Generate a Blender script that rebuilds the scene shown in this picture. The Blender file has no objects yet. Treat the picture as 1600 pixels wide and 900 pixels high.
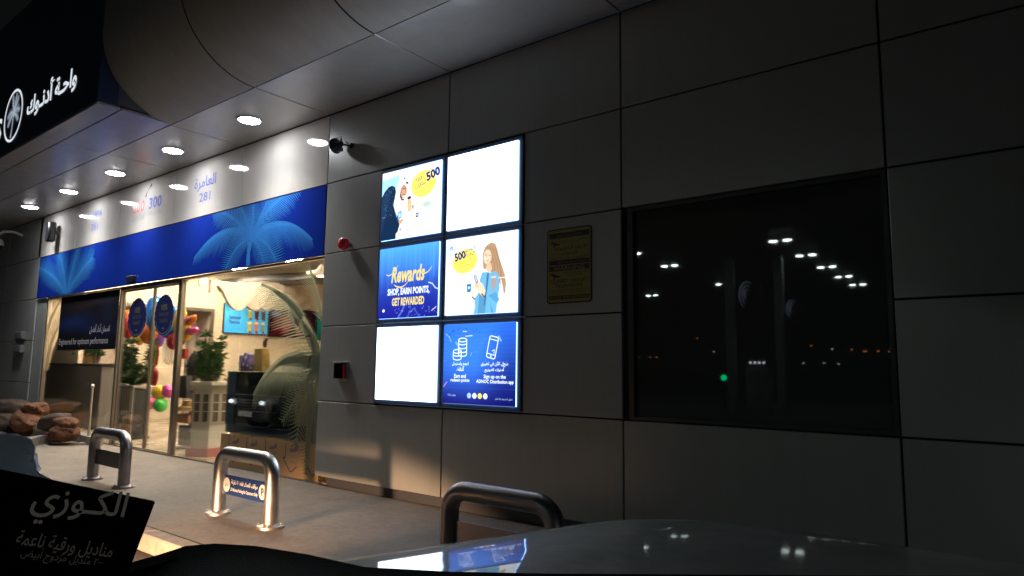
import bpy, bmesh, math, random, unicodedata
import numpy as np
from mathutils import Vector, Matrix
R = random.Random(7)
rad = math.radians
SC = bpy.context.scene
COL = SC.collection

# ------------------------------------------------------------------ camera
CAM = Vector((6.6027, -4.7960, 0.3923))
YAW, PIT, ROL, FPX = -0.6678, 0.1184, 0.0115, 1056.8
cy, sy, cp, sp = math.cos(YAW), math.sin(YAW), math.cos(PIT), math.sin(PIT)
_f = Vector((sy*cp, cy*cp, sp)); _r = Vector((cy, -sy, 0)); _u = _r.cross(_f)
_c, _s = math.cos(ROL), math.sin(ROL)
RT, UP, FW = _c*_r+_s*_u, -_s*_r+_c*_u, _f
cd = bpy.data.cameras.new('camera'); cam = bpy.data.objects.new('camera', cd); COL.objects.link(cam)
cam.matrix_world = Matrix(((RT.x, UP.x, -FW.x, CAM.x), (RT.y, UP.y, -FW.y, CAM.y), (RT.z, UP.z, -FW.z, CAM.z), (0, 0, 0, 1)))
cd.sensor_width = 36; cd.lens = FPX*36/1600; cd.clip_start = .02; cd.clip_end = 2000
SC.camera = cam
# ------------------------------------------------------------------ night sky, exposure, car lamps
w = bpy.data.worlds.new('World'); SC.world = w; w.use_nodes = True
bg = w.node_tree.nodes['Background']; bg.inputs[0].default_value = (.5, .62, .6, 1); bg.inputs[1].default_value = .0065
SC.view_settings.view_transform = 'Standard'; SC.view_settings.look = 'None'; SC.view_settings.exposure = 0; SC.view_settings.gamma = 1
SC.cycles.use_denoising = True
SC.cycles.sample_clamp_indirect = 4
SC.cycles.max_bounces = 8
SC.cycles.transparent_max_bounces = 16

def spot(name, loc, tgt, power, angle, blend, col, size=.03):
    l = bpy.data.lights.new(name, 'SPOT'); l.energy = power; l.spot_size = rad(angle); l.spot_blend = blend; l.color = col; l.shadow_soft_size = size
    o = bpy.data.objects.new(name, l); COL.objects.link(o); o.location = loc
    o.rotation_euler = (Vector(tgt)-Vector(loc)).to_track_quat('-Z', 'Y').to_euler()
    return o
spot('fog_lamp_light', (7.3, -2.75, -.55), (5.6, 0, -1.25), 5, 80, .10, (.80, .95, .85))
spot('neighbour_lamp_light', (1.95, -4.0, -.66), (.95, 0, -3.5), 1150, 78, .28, (1, .56, .30), .09)

# ------------------------------------------------------------------ pixel helpers (where a sight line of the photograph meets a plane of the place)
def ray(px, py): return RT*((px-800)/FPX)+UP*((450-py)/FPX)+FW
def atY(px, py, Y): d = ray(px, py); return CAM+d*((Y-CAM.y)/d.y)
def atX(px, py, X): d = ray(px, py); return CAM+d*((X-CAM.x)/d.x)
def atZ(px, py, Z): d = ray(px, py); return CAM+d*((Z-CAM.z)/d.z)

# ------------------------------------------------------------------ materials
def mat(name, col, rough=.5, metal=0, emit=None, es=0, noise=0, nscale=8, bump=0, bscale=60, coat=0, spec=.5, rvar=0, trans=0):
    m = bpy.data.materials.new(name); m.use_nodes = True; nt = m.node_tree; b = nt.nodes['Principled BSDF']
    b.inputs['Base Color'].default_value = (*col, 1); b.inputs['Roughness'].default_value = rough; b.inputs['Metallic'].default_value = metal
    b.inputs['Specular IOR Level'].default_value = spec; b.inputs['Coat Weight'].default_value = coat; b.inputs['Coat Roughness'].default_value = .04
    b.inputs['Transmission Weight'].default_value = trans
    if emit: b.inputs['Emission Color'].default_value = (*emit, 1); b.inputs['Emission Strength'].default_value = es
    if noise or rvar:
        tc = nt.nodes.new('ShaderNodeTexCoord'); n = nt.nodes.new('ShaderNodeTexNoise'); n.inputs['Scale'].default_value = nscale; n.inputs['Detail'].default_value = 6
        n.inputs['Roughness'].default_value = .65
        nt.links.new(tc.outputs['Object'], n.inputs['Vector'])
        if noise:
            mx = nt.nodes.new('ShaderNodeMix'); mx.data_type = 'RGBA'
            mx.inputs[6].default_value = (*[c*(1-noise) for c in col], 1); mx.inputs[7].default_value = (*[min(1, c*(1+noise)) for c in col], 1)
            nt.links.new(n.outputs['Fac'], mx.inputs[0]); nt.links.new(mx.outputs[2], b.inputs['Base Color'])
        if rvar:
            mr = nt.nodes.new('ShaderNodeMapRange'); mr.inputs[1].default_value = .3; mr.inputs[2].default_value = .7
            mr.inputs[3].default_value = max(.02, rough-rvar); mr.inputs[4].default_value = rough+rvar
            nt.links.new(n.outputs['Fac'], mr.inputs[0]); nt.links.new(mr.outputs[0], b.inputs['Roughness'])
    if bump:
        tc = nt.nodes.new('ShaderNodeTexCoord'); n2 = nt.nodes.new('ShaderNodeTexNoise'); n2.inputs['Scale'].default_value = bscale; n2.inputs['Detail'].default_value = 5
        bp = nt.nodes.new('ShaderNodeBump'); bp.inputs['Strength'].default_value = bump; bp.inputs['Distance'].default_value = .01
        nt.links.new(tc.outputs['Object'], n2.inputs['Vector']); nt.links.new(n2.outputs['Fac'], bp.inputs['Height']); nt.links.new(bp.outputs[0], b.inputs['Normal'])
    return m
def emis(name, col, s):
    m = bpy.data.materials.new(name); m.use_nodes = True; nt = m.node_tree; nt.nodes.clear()
    e = nt.nodes.new('ShaderNodeEmission'); e.inputs[0].default_value = (*col, 1); e.inputs[1].default_value = s
    o = nt.nodes.new('ShaderNodeOutputMaterial'); nt.links.new(e.outputs[0], o.inputs[0]); return m
def vcol(name, s, rough=.35, spec=.1):
    m = bpy.data.materials.new(name); m.use_nodes = True; nt = m.node_tree; b = nt.nodes['Principled BSDF']
    a = nt.nodes.new('ShaderNodeVertexColor'); a.layer_name = 'print'
    nt.links.new(a.outputs[0], b.inputs['Base Color']); b.inputs['Roughness'].default_value = rough; b.inputs['Specular IOR Level'].default_value = spec
    if s: nt.links.new(a.outputs[0], b.inputs['Emission Color']); b.inputs['Emission Strength'].default_value = s
    return m
def glassmat(name, tint, refl=1.0):
    m = bpy.data.materials.new(name); m.use_nodes = True; nt = m.node_tree; nt.nodes.clear()
    t = nt.nodes.new('ShaderNodeBsdfTransparent'); t.inputs[0].default_value = (*tint, 1)
    g = nt.nodes.new('ShaderNodeBsdfGlossy'); g.inputs['Roughness'].default_value = .015; g.inputs[0].default_value = (.9, .95, .93, 1)
    f = nt.nodes.new('ShaderNodeFresnel'); f.inputs[0].default_value = 1.45
    mm = nt.nodes.new('ShaderNodeMath'); mm.operation = 'MULTIPLY'; mm.inputs[1].default_value = refl
    x = nt.nodes.new('ShaderNodeMixShader'); o = nt.nodes.new('ShaderNodeOutputMaterial')
    nt.links.new(f.outputs[0], mm.inputs[0]); nt.links.new(mm.outputs[0], x.inputs[0]); nt.links.new(t.outputs[0], x.inputs[1]); nt.links.new(g.outputs[0], x.inputs[2]); nt.links.new(x.outputs[0], o.inputs[0])
    return m
M = dict(
 panel=mat('aluminium_panel', (.34, .36, .355), .32, .15, noise=.04, nscale=1.5, rvar=.02),
 header=mat('white_gloss_panel', (.56, .54, .51), .055, .1, noise=.02, nscale=4, rvar=.01),
 soffit=mat('soffit_panel', (.46, .455, .45), .22, .3, noise=.04, nscale=2, rvar=.03),
 curved=mat('curved_fascia', (.36, .355, .34), .6, .0, noise=.10, nscale=3, rvar=.05),
 joint=mat('joint', (.008, .008, .009), .8),
 band=mat('blue_banner', (.008, .03, .30), .15, noise=.25, nscale=1.2),
 bandpalm=mat('palm_print', (.035, .21, .62), .25, noise=.2, nscale=6),
 skirt=mat('dark_skirting', (.05, .055, .065), .5),
 frame=mat('bronze_aluminium', (.32, .29, .24), .28, .85),
 steel=mat('brushed_steel', (.62, .60, .57), .40, 1, rvar=.06, nscale=14, noise=.08),
 steeldark=mat('scuffed_steel', (.30, .28, .29), .42, 1, rvar=.08, nscale=14, noise=.15),
 glass=glassmat('shop_glass', (.96, .94, .91), .7), winglass=mat('dark_window_glass', (.05, .058, .058), .02, spec=.7),
 winframe=mat('window_frame', (.05, .05, .05), .4, .5),
 pave=mat('concrete_paving', (.205, .172, .135), .75, noise=.38, nscale=2.2, bump=.3, bscale=90),
 kerb=mat('kerb_concrete', (.24, .22, .19), .75, noise=.2, nscale=9, bump=.3, bscale=60), kerbblue=mat('kerb_blue_paint', (.02, .05, .13), .6, noise=.2),
 road=mat('asphalt', (.045, .045, .045), .85, noise=.3, nscale=30, bump=.5, bscale=160),
 sign=mat('navy_sign', (.02, .04, .10), .35), signside=mat('sign_side', (.09, .11, .12), .4), 
 white_lit=emis('lit_letters', (.86, .93, 1), .85), palm_lit=emis('lit_palm', (.60, .72, .85), .55),
 down=emis('downlight', (.97, .97, 1), 112), downrim=mat('downlight_rim', (.7, .7, .7), .3),
 screen=emis('backlit_white', (.80, .90, 1), 5.0), edge=emis('bloom_edge_glow', (.25, .48, 1), 5.5),
 bezel=mat('light_box_frame', (.10, .12, .16), .35, .3),
 t_blue=mat('blue_vinyl', (.05, .09, .42), .3), t_red=mat('red_vinyl', (.62, .04, .04), .3), t_grey=mat('grey_vinyl', (.22, .22, .26), .35), t_black=mat('black_vinyl', (.015, .015, .02), .35),
 e_white=emis('backlit_white_print', (.80, .9, 1), 1.5), e_gold=emis('backlit_gold_print', (1, .82, .30), 1.1), e_navy=emis('backlit_navy_print', (.04, .05, .30), 1), e_lblue=emis('backlit_pale_blue', (.45, .75, 1), 1.1),
 e_yellow=emis('backlit_yellow', (.95, .92, .12), 1.2),
 warn=mat('yellow_sign', (.26, .24, .055), .45, noise=.12, nscale=20), black=mat('black_plastic', (.012, .013, .016), .35), cam_black=mat('camera_body', (.015, .018, .022), .3),
 red=mat('red_plastic', (.62, .015, .03), .2, coat=.5), clear=glassmat('clear_cover', (.85, .83, .84)), whiteplastic=mat('white_plastic', (.6, .6, .58), .4),
 cream=mat('cream_wall', (.66, .56, .40), .6, noise=.04), creamlight=mat('cream_fin', (.46, .40, .31), .6), creamdark=mat('alcove_paint', (.40, .33, .26), .6, noise=.04),
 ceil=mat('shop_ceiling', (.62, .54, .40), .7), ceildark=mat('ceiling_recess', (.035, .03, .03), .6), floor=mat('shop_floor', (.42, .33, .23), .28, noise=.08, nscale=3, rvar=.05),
 counter=mat('counter_front', (.13, .12, .11), .4, noise=.15), counterorange=mat('lit_counter_back', (.55, .33, .12), .6),
 tan=mat('tan_sticker_', (.46, .30, .14), .5, noise=.1), arrowblue=mat('arrow_outline', (.03, .05, .16), .5),
 frost=mat('frosted_palm_vinyl', (.17, .18, .125), .5, noise=.12), frost2=mat('frosted_warm_vinyl', (.34, .27, .17), .5, noise=.15),
 badge=mat('blue_badge', (.010, .016, .085), .6, spec=.1), badgetext=mat('badge_gold', (.10, .10, .04), .5),
 kiosk=mat('kiosk_white', (.74, .70, .60), .45, noise=.06), kioskred=mat('kiosk_red', (.35, .02, .015), .4), kioskdark=mat('kiosk_shelf', (.10, .07, .05), .6),
 leaf=mat('leaf', (.055, .13, .03), .45, noise=.4, nscale=7), leafdark=mat('dark_leaf', (.035, .075, .022), .45, noise=.4), bark=mat('bark', (.10, .07, .04), .8),
 brown=mat('brown_cloth', (.09, .04, .025), .7, noise=.3), straw=mat('straw', (.40, .25, .10), .8, noise=.3, nscale=30), wood=mat('wood_box', (.22, .11, .05), .6),
 cloth=mat('black_cloth', (.02, .018, .02), .8), grey=mat('grey_plastic', (.16, .16, .17), .4),
 f_orange=mat('orange_foil', (.75, .22, .04), .2, .5), f_blue=mat('blue_foil', (.03, .22, .55), .2, .5), f_yellow=mat('yellow_foil', (.85, .55, .05), .2, .4), f_pink=mat('pink_foil', (.75, .10, .30), .2, .4),
 f_red=mat('red_foil', (.42, .03, .03), .2, .4), f_green=mat('green_ball', (.05, .45, .07), .3), f_purple=mat('purple_spot', (.12, .04, .3), .3),
 cabinet=mat('dark_cabinet', (.010, .016, .020), .12, coat=.4), cabblue=mat('cabinet_blue', (.02, .05, .12), .25, noise=.4, nscale=9),
 carton=mat('yellow_carton', (.45, .30, .08), .5), wrap=mat('purple_wrap', (.18, .14, .35), .3, noise=.5, nscale=40),
 netbag=mat('orange_net', (.17, .06, .025), .85, noise=.85, nscale=14, bump=1, bscale=45), netbrown=mat('brown_net', (.10, .05, .03), .85, noise=.85, nscale=14, bump=1, bscale=45),
 hood=mat('car_paint', (.40, .45, .40), .55, 0, coat=.85, noise=.06, nscale=3, rvar=.02), dash=mat('dashboard_plastic', (.006, .010, .008), .75, bump=.3, bscale=300),
 rubber=mat('rubber', (.006, .006, .006), .7), boxblack=mat('black_card', (.004, .004, .004), .6, spec=.15), boxtext=mat('glowing_print', (.26, .24, .21), .6, emit=(.5, .47, .42), es=.055), boxtext2=mat('dim_glow_print', (.16, .15, .13), .6, emit=(.5, .45, .4), es=.035),  # box lettering is given a faint glow of its own
 film=mat('windscreen_reflection', (.62, .66, .68), .3, emit=(.4, .5, .6), es=.03, noise=.35, nscale=14, bump=.6, bscale=18),  # pale colour and faint glow imitate a reflection in the windscreen
 canopy=mat('canopy_white', (.4, .4, .4), .5), pole=mat('galvanised', (.3, .3, .3), .4, .6),
 cl=emis('canopy_lamp', (.85, 1, .95), 80), sod=emis('sodium_lamp', (1, .32, .08), 6), farwhite=emis('far_white_lamp', (.8, .9, 1), 7), grn=emis('green_light', (0, 1, .35), 6), emb=emis('lit_emblem', (.55, .65, .9), .7),
 dwall=mat('parapet', (.2, .2, .2), .6),
)
def frosted(name, col):
    m = bpy.data.materials.new(name); m.use_nodes = True; nt = m.node_tree; nt.nodes.clear()
    d = nt.nodes.new('ShaderNodeBsdfDiffuse'); t = nt.nodes.new('ShaderNodeBsdfTranslucent'); x = nt.nodes.new('ShaderNodeMixShader'); o = nt.nodes.new('ShaderNodeOutputMaterial')
    d.inputs[0].default_value = (*col, 1); t.inputs[0].default_value = (*col, 1); x.inputs[0].default_value = .55
    nt.links.new(d.outputs[0], x.inputs[1]); nt.links.new(t.outputs[0], x.inputs[2]); nt.links.new(x.outputs[0], o.inputs[0]); return m
M['frost'] = frosted('frosted_palm_vinyl', (.24, .27, .20)); M['frost2'] = frosted('frosted_warm_vinyl', (.5, .42, .28)); M['tan'] = frosted('tan_sticker', (.58, .43, .25))
def streaks(m, amt, rr_, sc=(5, 5, .45)):
    nt = m.node_tree; b_ = nt.nodes['Principled BSDF']; tc = nt.nodes.new('ShaderNodeTexCoord'); mp = nt.nodes.new('ShaderNodeMapping'); mp.inputs['Scale'].default_value = sc
    n1 = nt.nodes.new('ShaderNodeTexNoise'); n1.inputs['Scale'].default_value = 2.2; n1.inputs['Detail'].default_value = 8; n1.inputs['Roughness'].default_value = .7
    nt.links.new(tc.outputs['Object'], mp.inputs[0]); nt.links.new(mp.outputs[0], n1.inputs['Vector'])
    mr = nt.nodes.new('ShaderNodeMapRange'); mr.inputs[1].default_value = .3; mr.inputs[2].default_value = .75; mr.inputs[3].default_value = 1-amt; mr.inputs[4].default_value = 1+amt; nt.links.new(n1.outputs['Fac'], mr.inputs[0])
    src = b_.inputs['Base Color'].links[0].from_socket; mx = nt.nodes.new('ShaderNodeVectorMath'); mx.operation = 'SCALE'; nt.links.new(src, mx.inputs[0]); nt.links.new(mr.outputs[0], mx.inputs['Scale']); nt.links.new(mx.outputs[0], b_.inputs['Base Color'])
    if rr_:
        m2 = nt.nodes.new('ShaderNodeMapRange'); m2.inputs[1].default_value = .3; m2.inputs[2].default_value = .75; m2.inputs[3].default_value = rr_[0]; m2.inputs[4].default_value = rr_[1]; nt.links.new(n1.outputs['Fac'], m2.inputs[0]); nt.links.new(m2.outputs[0], b_.inputs['Roughness'])
streaks(M['panel'], .05, (.28, .40)); streaks(M['header'], .05, None); streaks(M['soffit'], .08, None, (2, 2, 2)); streaks(M['hood'], .25, None, (3, 3, 3)); streaks(M['pave'], .22, None, (9, 9, 9)); streaks(M['kerb'], .25, None, (4, 4, 4)); streaks(M['curved'], .1, None, (3, 1, 1))
for kk, ca, cb in (('netbag', (.13, .047, .018, 1), (.03, .02, .015, 1)), ('netbrown', (.055, .034, .024, 1), (.02, .022, .018, 1))):
    nt = M[kk].node_tree; b_ = nt.nodes['Principled BSDF']; tc = nt.nodes.new('ShaderNodeTexCoord'); vo = nt.nodes.new('ShaderNodeTexVoronoi'); vo.inputs['Scale'].default_value = 22; ra = nt.nodes.new('ShaderNodeValToRGB')
    ra.color_ramp.elements[0].color = cb; ra.color_ramp.elements[0].position = .15; ra.color_ramp.elements[1].color = ca; ra.color_ramp.elements[1].position = .55
    nt.links.new(tc.outputs['Object'], vo.inputs['Vector']); nt.links.new(vo.outputs['Distance'], ra.inputs[0]); nt.links.new(ra.outputs[0], b_.inputs['Base Color'])
M['posters'] = vcol('backlit_print', 1.55); M['print'] = vcol('printed_film', 0, .8); M['tv'] = vcol('tv_image', .62)

# ------------------------------------------------------------------ mesh helpers
class MB:
    def __init__(s): s.v = []; s.f = []; s.mi = []
    def add(s, vs, fs, mi=0):
        n = len(s.v); s.v += [tuple(v) for v in vs]; s.f += [tuple(n+i for i in f) for f in fs]; s.mi += [mi]*len(fs); return s
    def box(s, x0, x1, y0, y1, z0, z1, b=0, mi=0):
        if b <= 0:
            return s.add([(x0,y0,z0),(x1,y0,z0),(x1,y1,z0),(x0,y1,z0),(x0,y0,z1),(x1,y0,z1),(x1,y1,z1),(x0,y1,z1)],
                  [(0,3,2,1),(4,5,6,7),(0,1,5,4),(1,2,6,5),(2,3,7,6),(3,0,4,7)], mi)
        bm = bmesh.new(); bmesh.ops.create_cube(bm, size=1)
        for v in bm.verts: v.co = Vector(((x0+x1)/2+v.co.x*(x1-x0), (y0+y1)/2+v.co.y*(y1-y0), (z0+z1)/2+v.co.z*(z1-z0)))
        bmesh.ops.bevel(bm, geom=bm.edges[:], offset=b, segments=1, affect='EDGES')
        bm.verts.index_update(); s.add([v.co[:] for v in bm.verts], [[v.index for v in f.verts] for f in bm.faces], mi); bm.free(); return s
    def prism(s, pts, y0, y1, axis='y', mi=0):   # polygon in xz (axis y), xy (axis z) or yz (axis x)
        n = len(pts)
        def P(p, t): return (p[0], t, p[1]) if axis == 'y' else (p[0], p[1], t) if axis == 'z' else (t, p[0], p[1])
        vs = [P(p, y0) for p in pts]+[P(p, y1) for p in pts]
        fs = [tuple(range(n)), tuple(range(2*n-1, n-1, -1))]+[(i, n+i, n+(i+1) % n, (i+1) % n) for i in range(n)]
        return s.add(vs, fs, mi)
    def tube(s, path, r, n=10, caps=True, mi=0):
        path = [Vector(p) for p in path]; rs = r if isinstance(r, (list, tuple)) else [r]*len(path)
        t0 = (path[1]-path[0]).normalized(); a = Vector((0, 0, 1)) if abs(t0.z) < .9 else Vector((1, 0, 0)); nx = t0.cross(a).normalized(); vs = []
        for i, p in enumerate(path):
            t = (path[min(i+1, len(path)-1)]-path[max(i-1, 0)]).normalized(); nx = (nx-t*nx.dot(t)).normalized(); ny = t.cross(nx)
            for k in range(n): an = 2*math.pi*k/n; vs.append(p+(nx*math.cos(an)+ny*math.sin(an))*rs[i])
        fs = [(i*n+k, i*n+(k+1) % n, (i+1)*n+(k+1) % n, (i+1)*n+k) for i in range(len(path)-1) for k in range(n)]
        if caps: fs += [tuple(range(n))[::-1], tuple((len(path)-1)*n+k for k in range(n))]
        return s.add(vs, fs, mi)
    def lathe(s, prof, c=(0, 0, 0), n=20, axis='z', mi=0):
        vs = []
        for r, h in prof:
            for k in range(n):
                a = 2*math.pi*k/n; x, y = r*math.cos(a), r*math.sin(a)
                v = (x, y, h) if axis == 'z' else (x, h, y) if axis == 'y' else (h, x, y)
                vs.append((c[0]+v[0], c[1]+v[1], c[2]+v[2]))
        m = len(prof); fs = [(i*n+k, i*n+(k+1) % n, (i+1)*n+(k+1) % n, (i+1)*n+k) for i in range(m-1) for k in range(n)]
        fs += [tuple(range(n))[::-1], tuple((m-1)*n+k for k in range(n))]
        return s.add(vs, fs, mi)
    def blob(s, c, r, seg=14, amp=0, seed=0, mi=0):
        rr = random.Random(seed); ph = [rr.uniform(0, 6) for _ in range(6)]; vs = []; rings = seg//2+1
        for i in range(rings+1):
            th = math.pi*i/rings
            for k in range(seg):
                a = 2*math.pi*k/seg; d = Vector((math.sin(th)*math.cos(a), math.sin(th)*math.sin(a), math.cos(th)))
                q = 1+amp*(math.sin(3*d.x+ph[0])+math.sin(4*d.y+ph[1])+math.sin(5*d.z+ph[2])+.6*math.sin(9*d.x+7*d.y+ph[3]))
                vs.append((c[0]+d.x*r[0]*q, c[1]+d.y*r[1]*q, c[2]+d.z*r[2]*q))
        return s.add(vs, [(i*seg+k, (i+1)*seg+k, (i+1)*seg+(k+1) % seg, i*seg+(k+1) % seg) for i in range(rings) for k in range(seg)], mi)
    def build(s, name, m, parent=None, smooth=False, loc=(0, 0, 0), rot=(0, 0, 0)):
        me = bpy.data.meshes.new(name); me.from_pydata(s.v, [], s.f)
        for mm in (m if isinstance(m, (list, tuple)) else [m]): me.materials.append(mm)
        if len(me.materials) > 1: me.polygons.foreach_set('material_index', s.mi)
        bm = bmesh.new(); bm.from_mesh(me); bmesh.ops.remove_doubles(bm, verts=bm.verts, dist=1e-6); bmesh.ops.recalc_face_normals(bm, faces=bm.faces); bm.to_mesh(me); bm.free()
        if smooth:
            me.polygons.foreach_set('use_smooth', [True]*len(me.polygons))
            try: me.set_sharp_from_angle(angle=rad(40))
            except Exception: pass
        return link(name, me, parent, loc, rot)
def link(name, me, parent=None, loc=(0, 0, 0), rot=(0, 0, 0)):
    o = bpy.data.objects.new(name, me); COL.objects.link(o); o.location = loc; o.rotation_euler = rot
    if parent: o.parent = parent
    return o
def thing(name, label, cat, loc=(0, 0, 0), rot=(0, 0, 0), group=None):
    o = link(name, None, None, loc, rot); return tag(o, label, cat, group)
def tag(o, label, cat, group=None):
    o['label'] = label; o['category'] = cat
    if group: o['group'] = group
    return o
def struct(o): o['kind'] = 'structure'; return o
def copy_tree(root, loc, label=None, rz=None):
    r = root.copy(); COL.objects.link(r); r.location = loc
    if rz is not None: r.rotation_euler.z = rz
    if label: r['label'] = label
    for c in list(root.children):
        d = c.copy(); COL.objects.link(d); d.parent = r
        for g in list(c.children): e = g.copy(); COL.objects.link(e); e.parent = d
    return r

# ------------------------------------------------------------------ lettering
AF = {}
for q in range(0xFE70, 0xFEFD):
    d = unicodedata.decomposition(chr(q)).split()
    if len(d) >= 2 and d[0][0] == '<': AF[(''.join(chr(int(x, 16)) for x in d[1:]), d[0][1:-1])] = chr(q)
def ar(s):
    out = []
    for word in s.split(' '):
        u = []; i = 0
        while i < len(word):
            if word[i] == '\u0644' and i+1 < len(word) and word[i+1] in '\u0627\u0623\u0625\u0622': u.append(word[i:i+2]); i += 2
            else: u.append(word[i]); i += 1
        dual = lambda c: (c, 'initial') in AF or c == '\u0640'
        join = lambda c: (c, 'final') in AF or c == '\u0640'
        o = []
        for i, c in enumerate(u):
            p = i > 0 and dual(u[i-1]) and join(c); n = i+1 < len(u) and dual(c) and join(u[i+1])
            o.append(c if c == '\u0640' else AF.get((c, 'medial' if p and n else 'final' if p else 'initial' if n else 'isolated'), c))
        w_ = ''.join(reversed(o))
        out.append(word if word.isdigit() else w_)
    return ' '.join(reversed(out))
def text(body, m, parent, c, h=None, wd=None, bold=0, shear=0, rot=(math.pi/2, 0, 0), name='lettering', depth=.001, res=2, tilt=0):
    """flat lettering centred on c, h = height of the whole line, wd = width (both given: stretched to fit)"""
    cu = bpy.data.curves.new(name, 'FONT'); cu.body = body; cu.offset = bold; cu.shear = shear; cu.resolution_u = res; cu.fill_mode = 'FRONT'
    t = bpy.data.objects.new(name, cu); COL.objects.link(t)
    me = bpy.data.meshes.new_from_object(t.evaluated_get(bpy.context.evaluated_depsgraph_get())); bpy.data.objects.remove(t); bpy.data.curves.remove(cu)
    n = len(me.vertices)
    if n == 0: return None
    co = np.empty(n*3); me.vertices.foreach_get('co', co); co = co.reshape(-1, 3); lo, hi = co.min(0), co.max(0); sz = hi-lo
    sx = wd/sz[0] if wd else None; sz_ = h/sz[1] if h else None
    sx = sx or sz_; sz_ = sz_ or sx
    co = (co-(lo+hi)/2)*[sx, sz_, 0]
    if tilt: ct, st = math.cos(tilt), math.sin(tilt); co = np.stack([co[:, 0]*ct-co[:, 1]*st, co[:, 0]*st+co[:, 1]*ct, co[:, 2]], 1)
    me.vertices.foreach_set('co', co.ravel()); me.update(); me.materials.clear(); me.materials.append(m); me.name = name
    return link(name, me, parent, c, rot)

# ------------------------------------------------------------------ painted prints (colour attribute on a fine grid)
class Paint:
    def __init__(s, n, m, c0, c1=None):
        s.n, s.m = n, m; s.u, s.v = np.meshgrid((np.arange(n)+.5)/n, (np.arange(m)+.5)/m)
        c0 = np.array(c0, float); c1 = np.array(c1 if c1 is not None else c0, float)
        s.a = c0+(c1-c0)*s.v[..., None]
    def mix(s, mask, c, al=1): s.a += (np.array(c, float)-s.a)*(mask[..., None]*al)
    def poly(s, pts, c, al=1, soft=1.2):
        acc = np.zeros_like(s.u); K = [(-.25, -.25), (.25, .25), (-.25, .25), (.25, -.25)]
        for du, dv in K:
            U, V = s.u+du/s.n, s.v+dv/s.m; ins = np.zeros(U.shape, bool); j = len(pts)-1
            for i in range(len(pts)):
                (xi, yi), (xj, yj) = pts[i], pts[j]
                if yi != yj: ins ^= ((yi > V) != (yj > V)) & (U < (xj-xi)*(V-yi)/(yj-yi)+xi)
                j = i
            acc += ins
        s.mix(acc/4, c, al)
    def ell(s, cx, cy_, rx, ry, c, al=1, soft=.12, rot=0, asp=1):
        du, dv = (s.u-cx), (s.v-cy_); ca, sa = math.cos(rot), math.sin(rot)
        d = np.hypot((du*ca+dv*sa)/rx, (-du*sa+dv*ca)/ry); s.mix(np.clip((1-d)/soft+.5, 0, 1), c, al)
    def line(s, pts, wd, c, al=1):
        for (x0, y0), (x1, y1) in zip(pts, pts[1:]):
            dx, dy = x1-x0, y1-y0; t = np.clip(((s.u-x0)*dx+(s.v-y0)*dy)/(dx*dx+dy*dy+1e-12), 0, 1)
            s.mix(np.clip((wd-np.hypot(s.u-x0-t*dx, s.v-y0-t*dy))*s.n*.7+.5, 0, 1), c, al)
    def speck(s, k, c, seed, al=.7, box=(0, 1, 0, 1), r=.006):
        q = random.Random(seed)
        for _ in range(k): s.ell(q.uniform(box[0], box[1]), q.uniform(box[2], box[3]), r*q.uniform(.5, 1.6), r*q.uniform(.5, 1.6), c, al, .6)
    def mesh(s, name, P00, P10, P01, m, parent, loc=(0, 0, 0), rot=(0, 0, 0)):
        P00, P10, P01 = map(np.array, (P00, P10, P01)); n, mm = s.n, s.m
        co = (P00+(P10-P00)*s.u.ravel()[:, None]*1.0+(P01-P00)*s.v.ravel()[:, None])
        # stretch so the outermost samples reach the edge
        uu = (s.u.ravel()-.5)*n/(n-1)+.5; vv = (s.v.ravel()-.5)*mm/(mm-1)+.5
        co = P00+(P10-P00)*uu[:, None]+(P01-P00)*vv[:, None]
        i, j = np.meshgrid(np.arange(n-1), np.arange(mm-1)); a = (j*n+i).ravel(); fs = np.stack([a, a+1, a+n+1, a+n], 1)
        me = bpy.data.meshes.new(name); me.from_pydata(co.tolist(), [], fs.tolist())
        at = me.color_attributes.new('print', 'FLOAT_COLOR', 'POINT'); col = np.ones((n*mm, 4), np.float32); col[:, :3] = np.clip(s.a.reshape(-1, 3), 0, 1)**2.2
        at.data.foreach_set('color', col.ravel()); me.materials.append(m)
        return link(name, me, parent, loc, rot)

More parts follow.
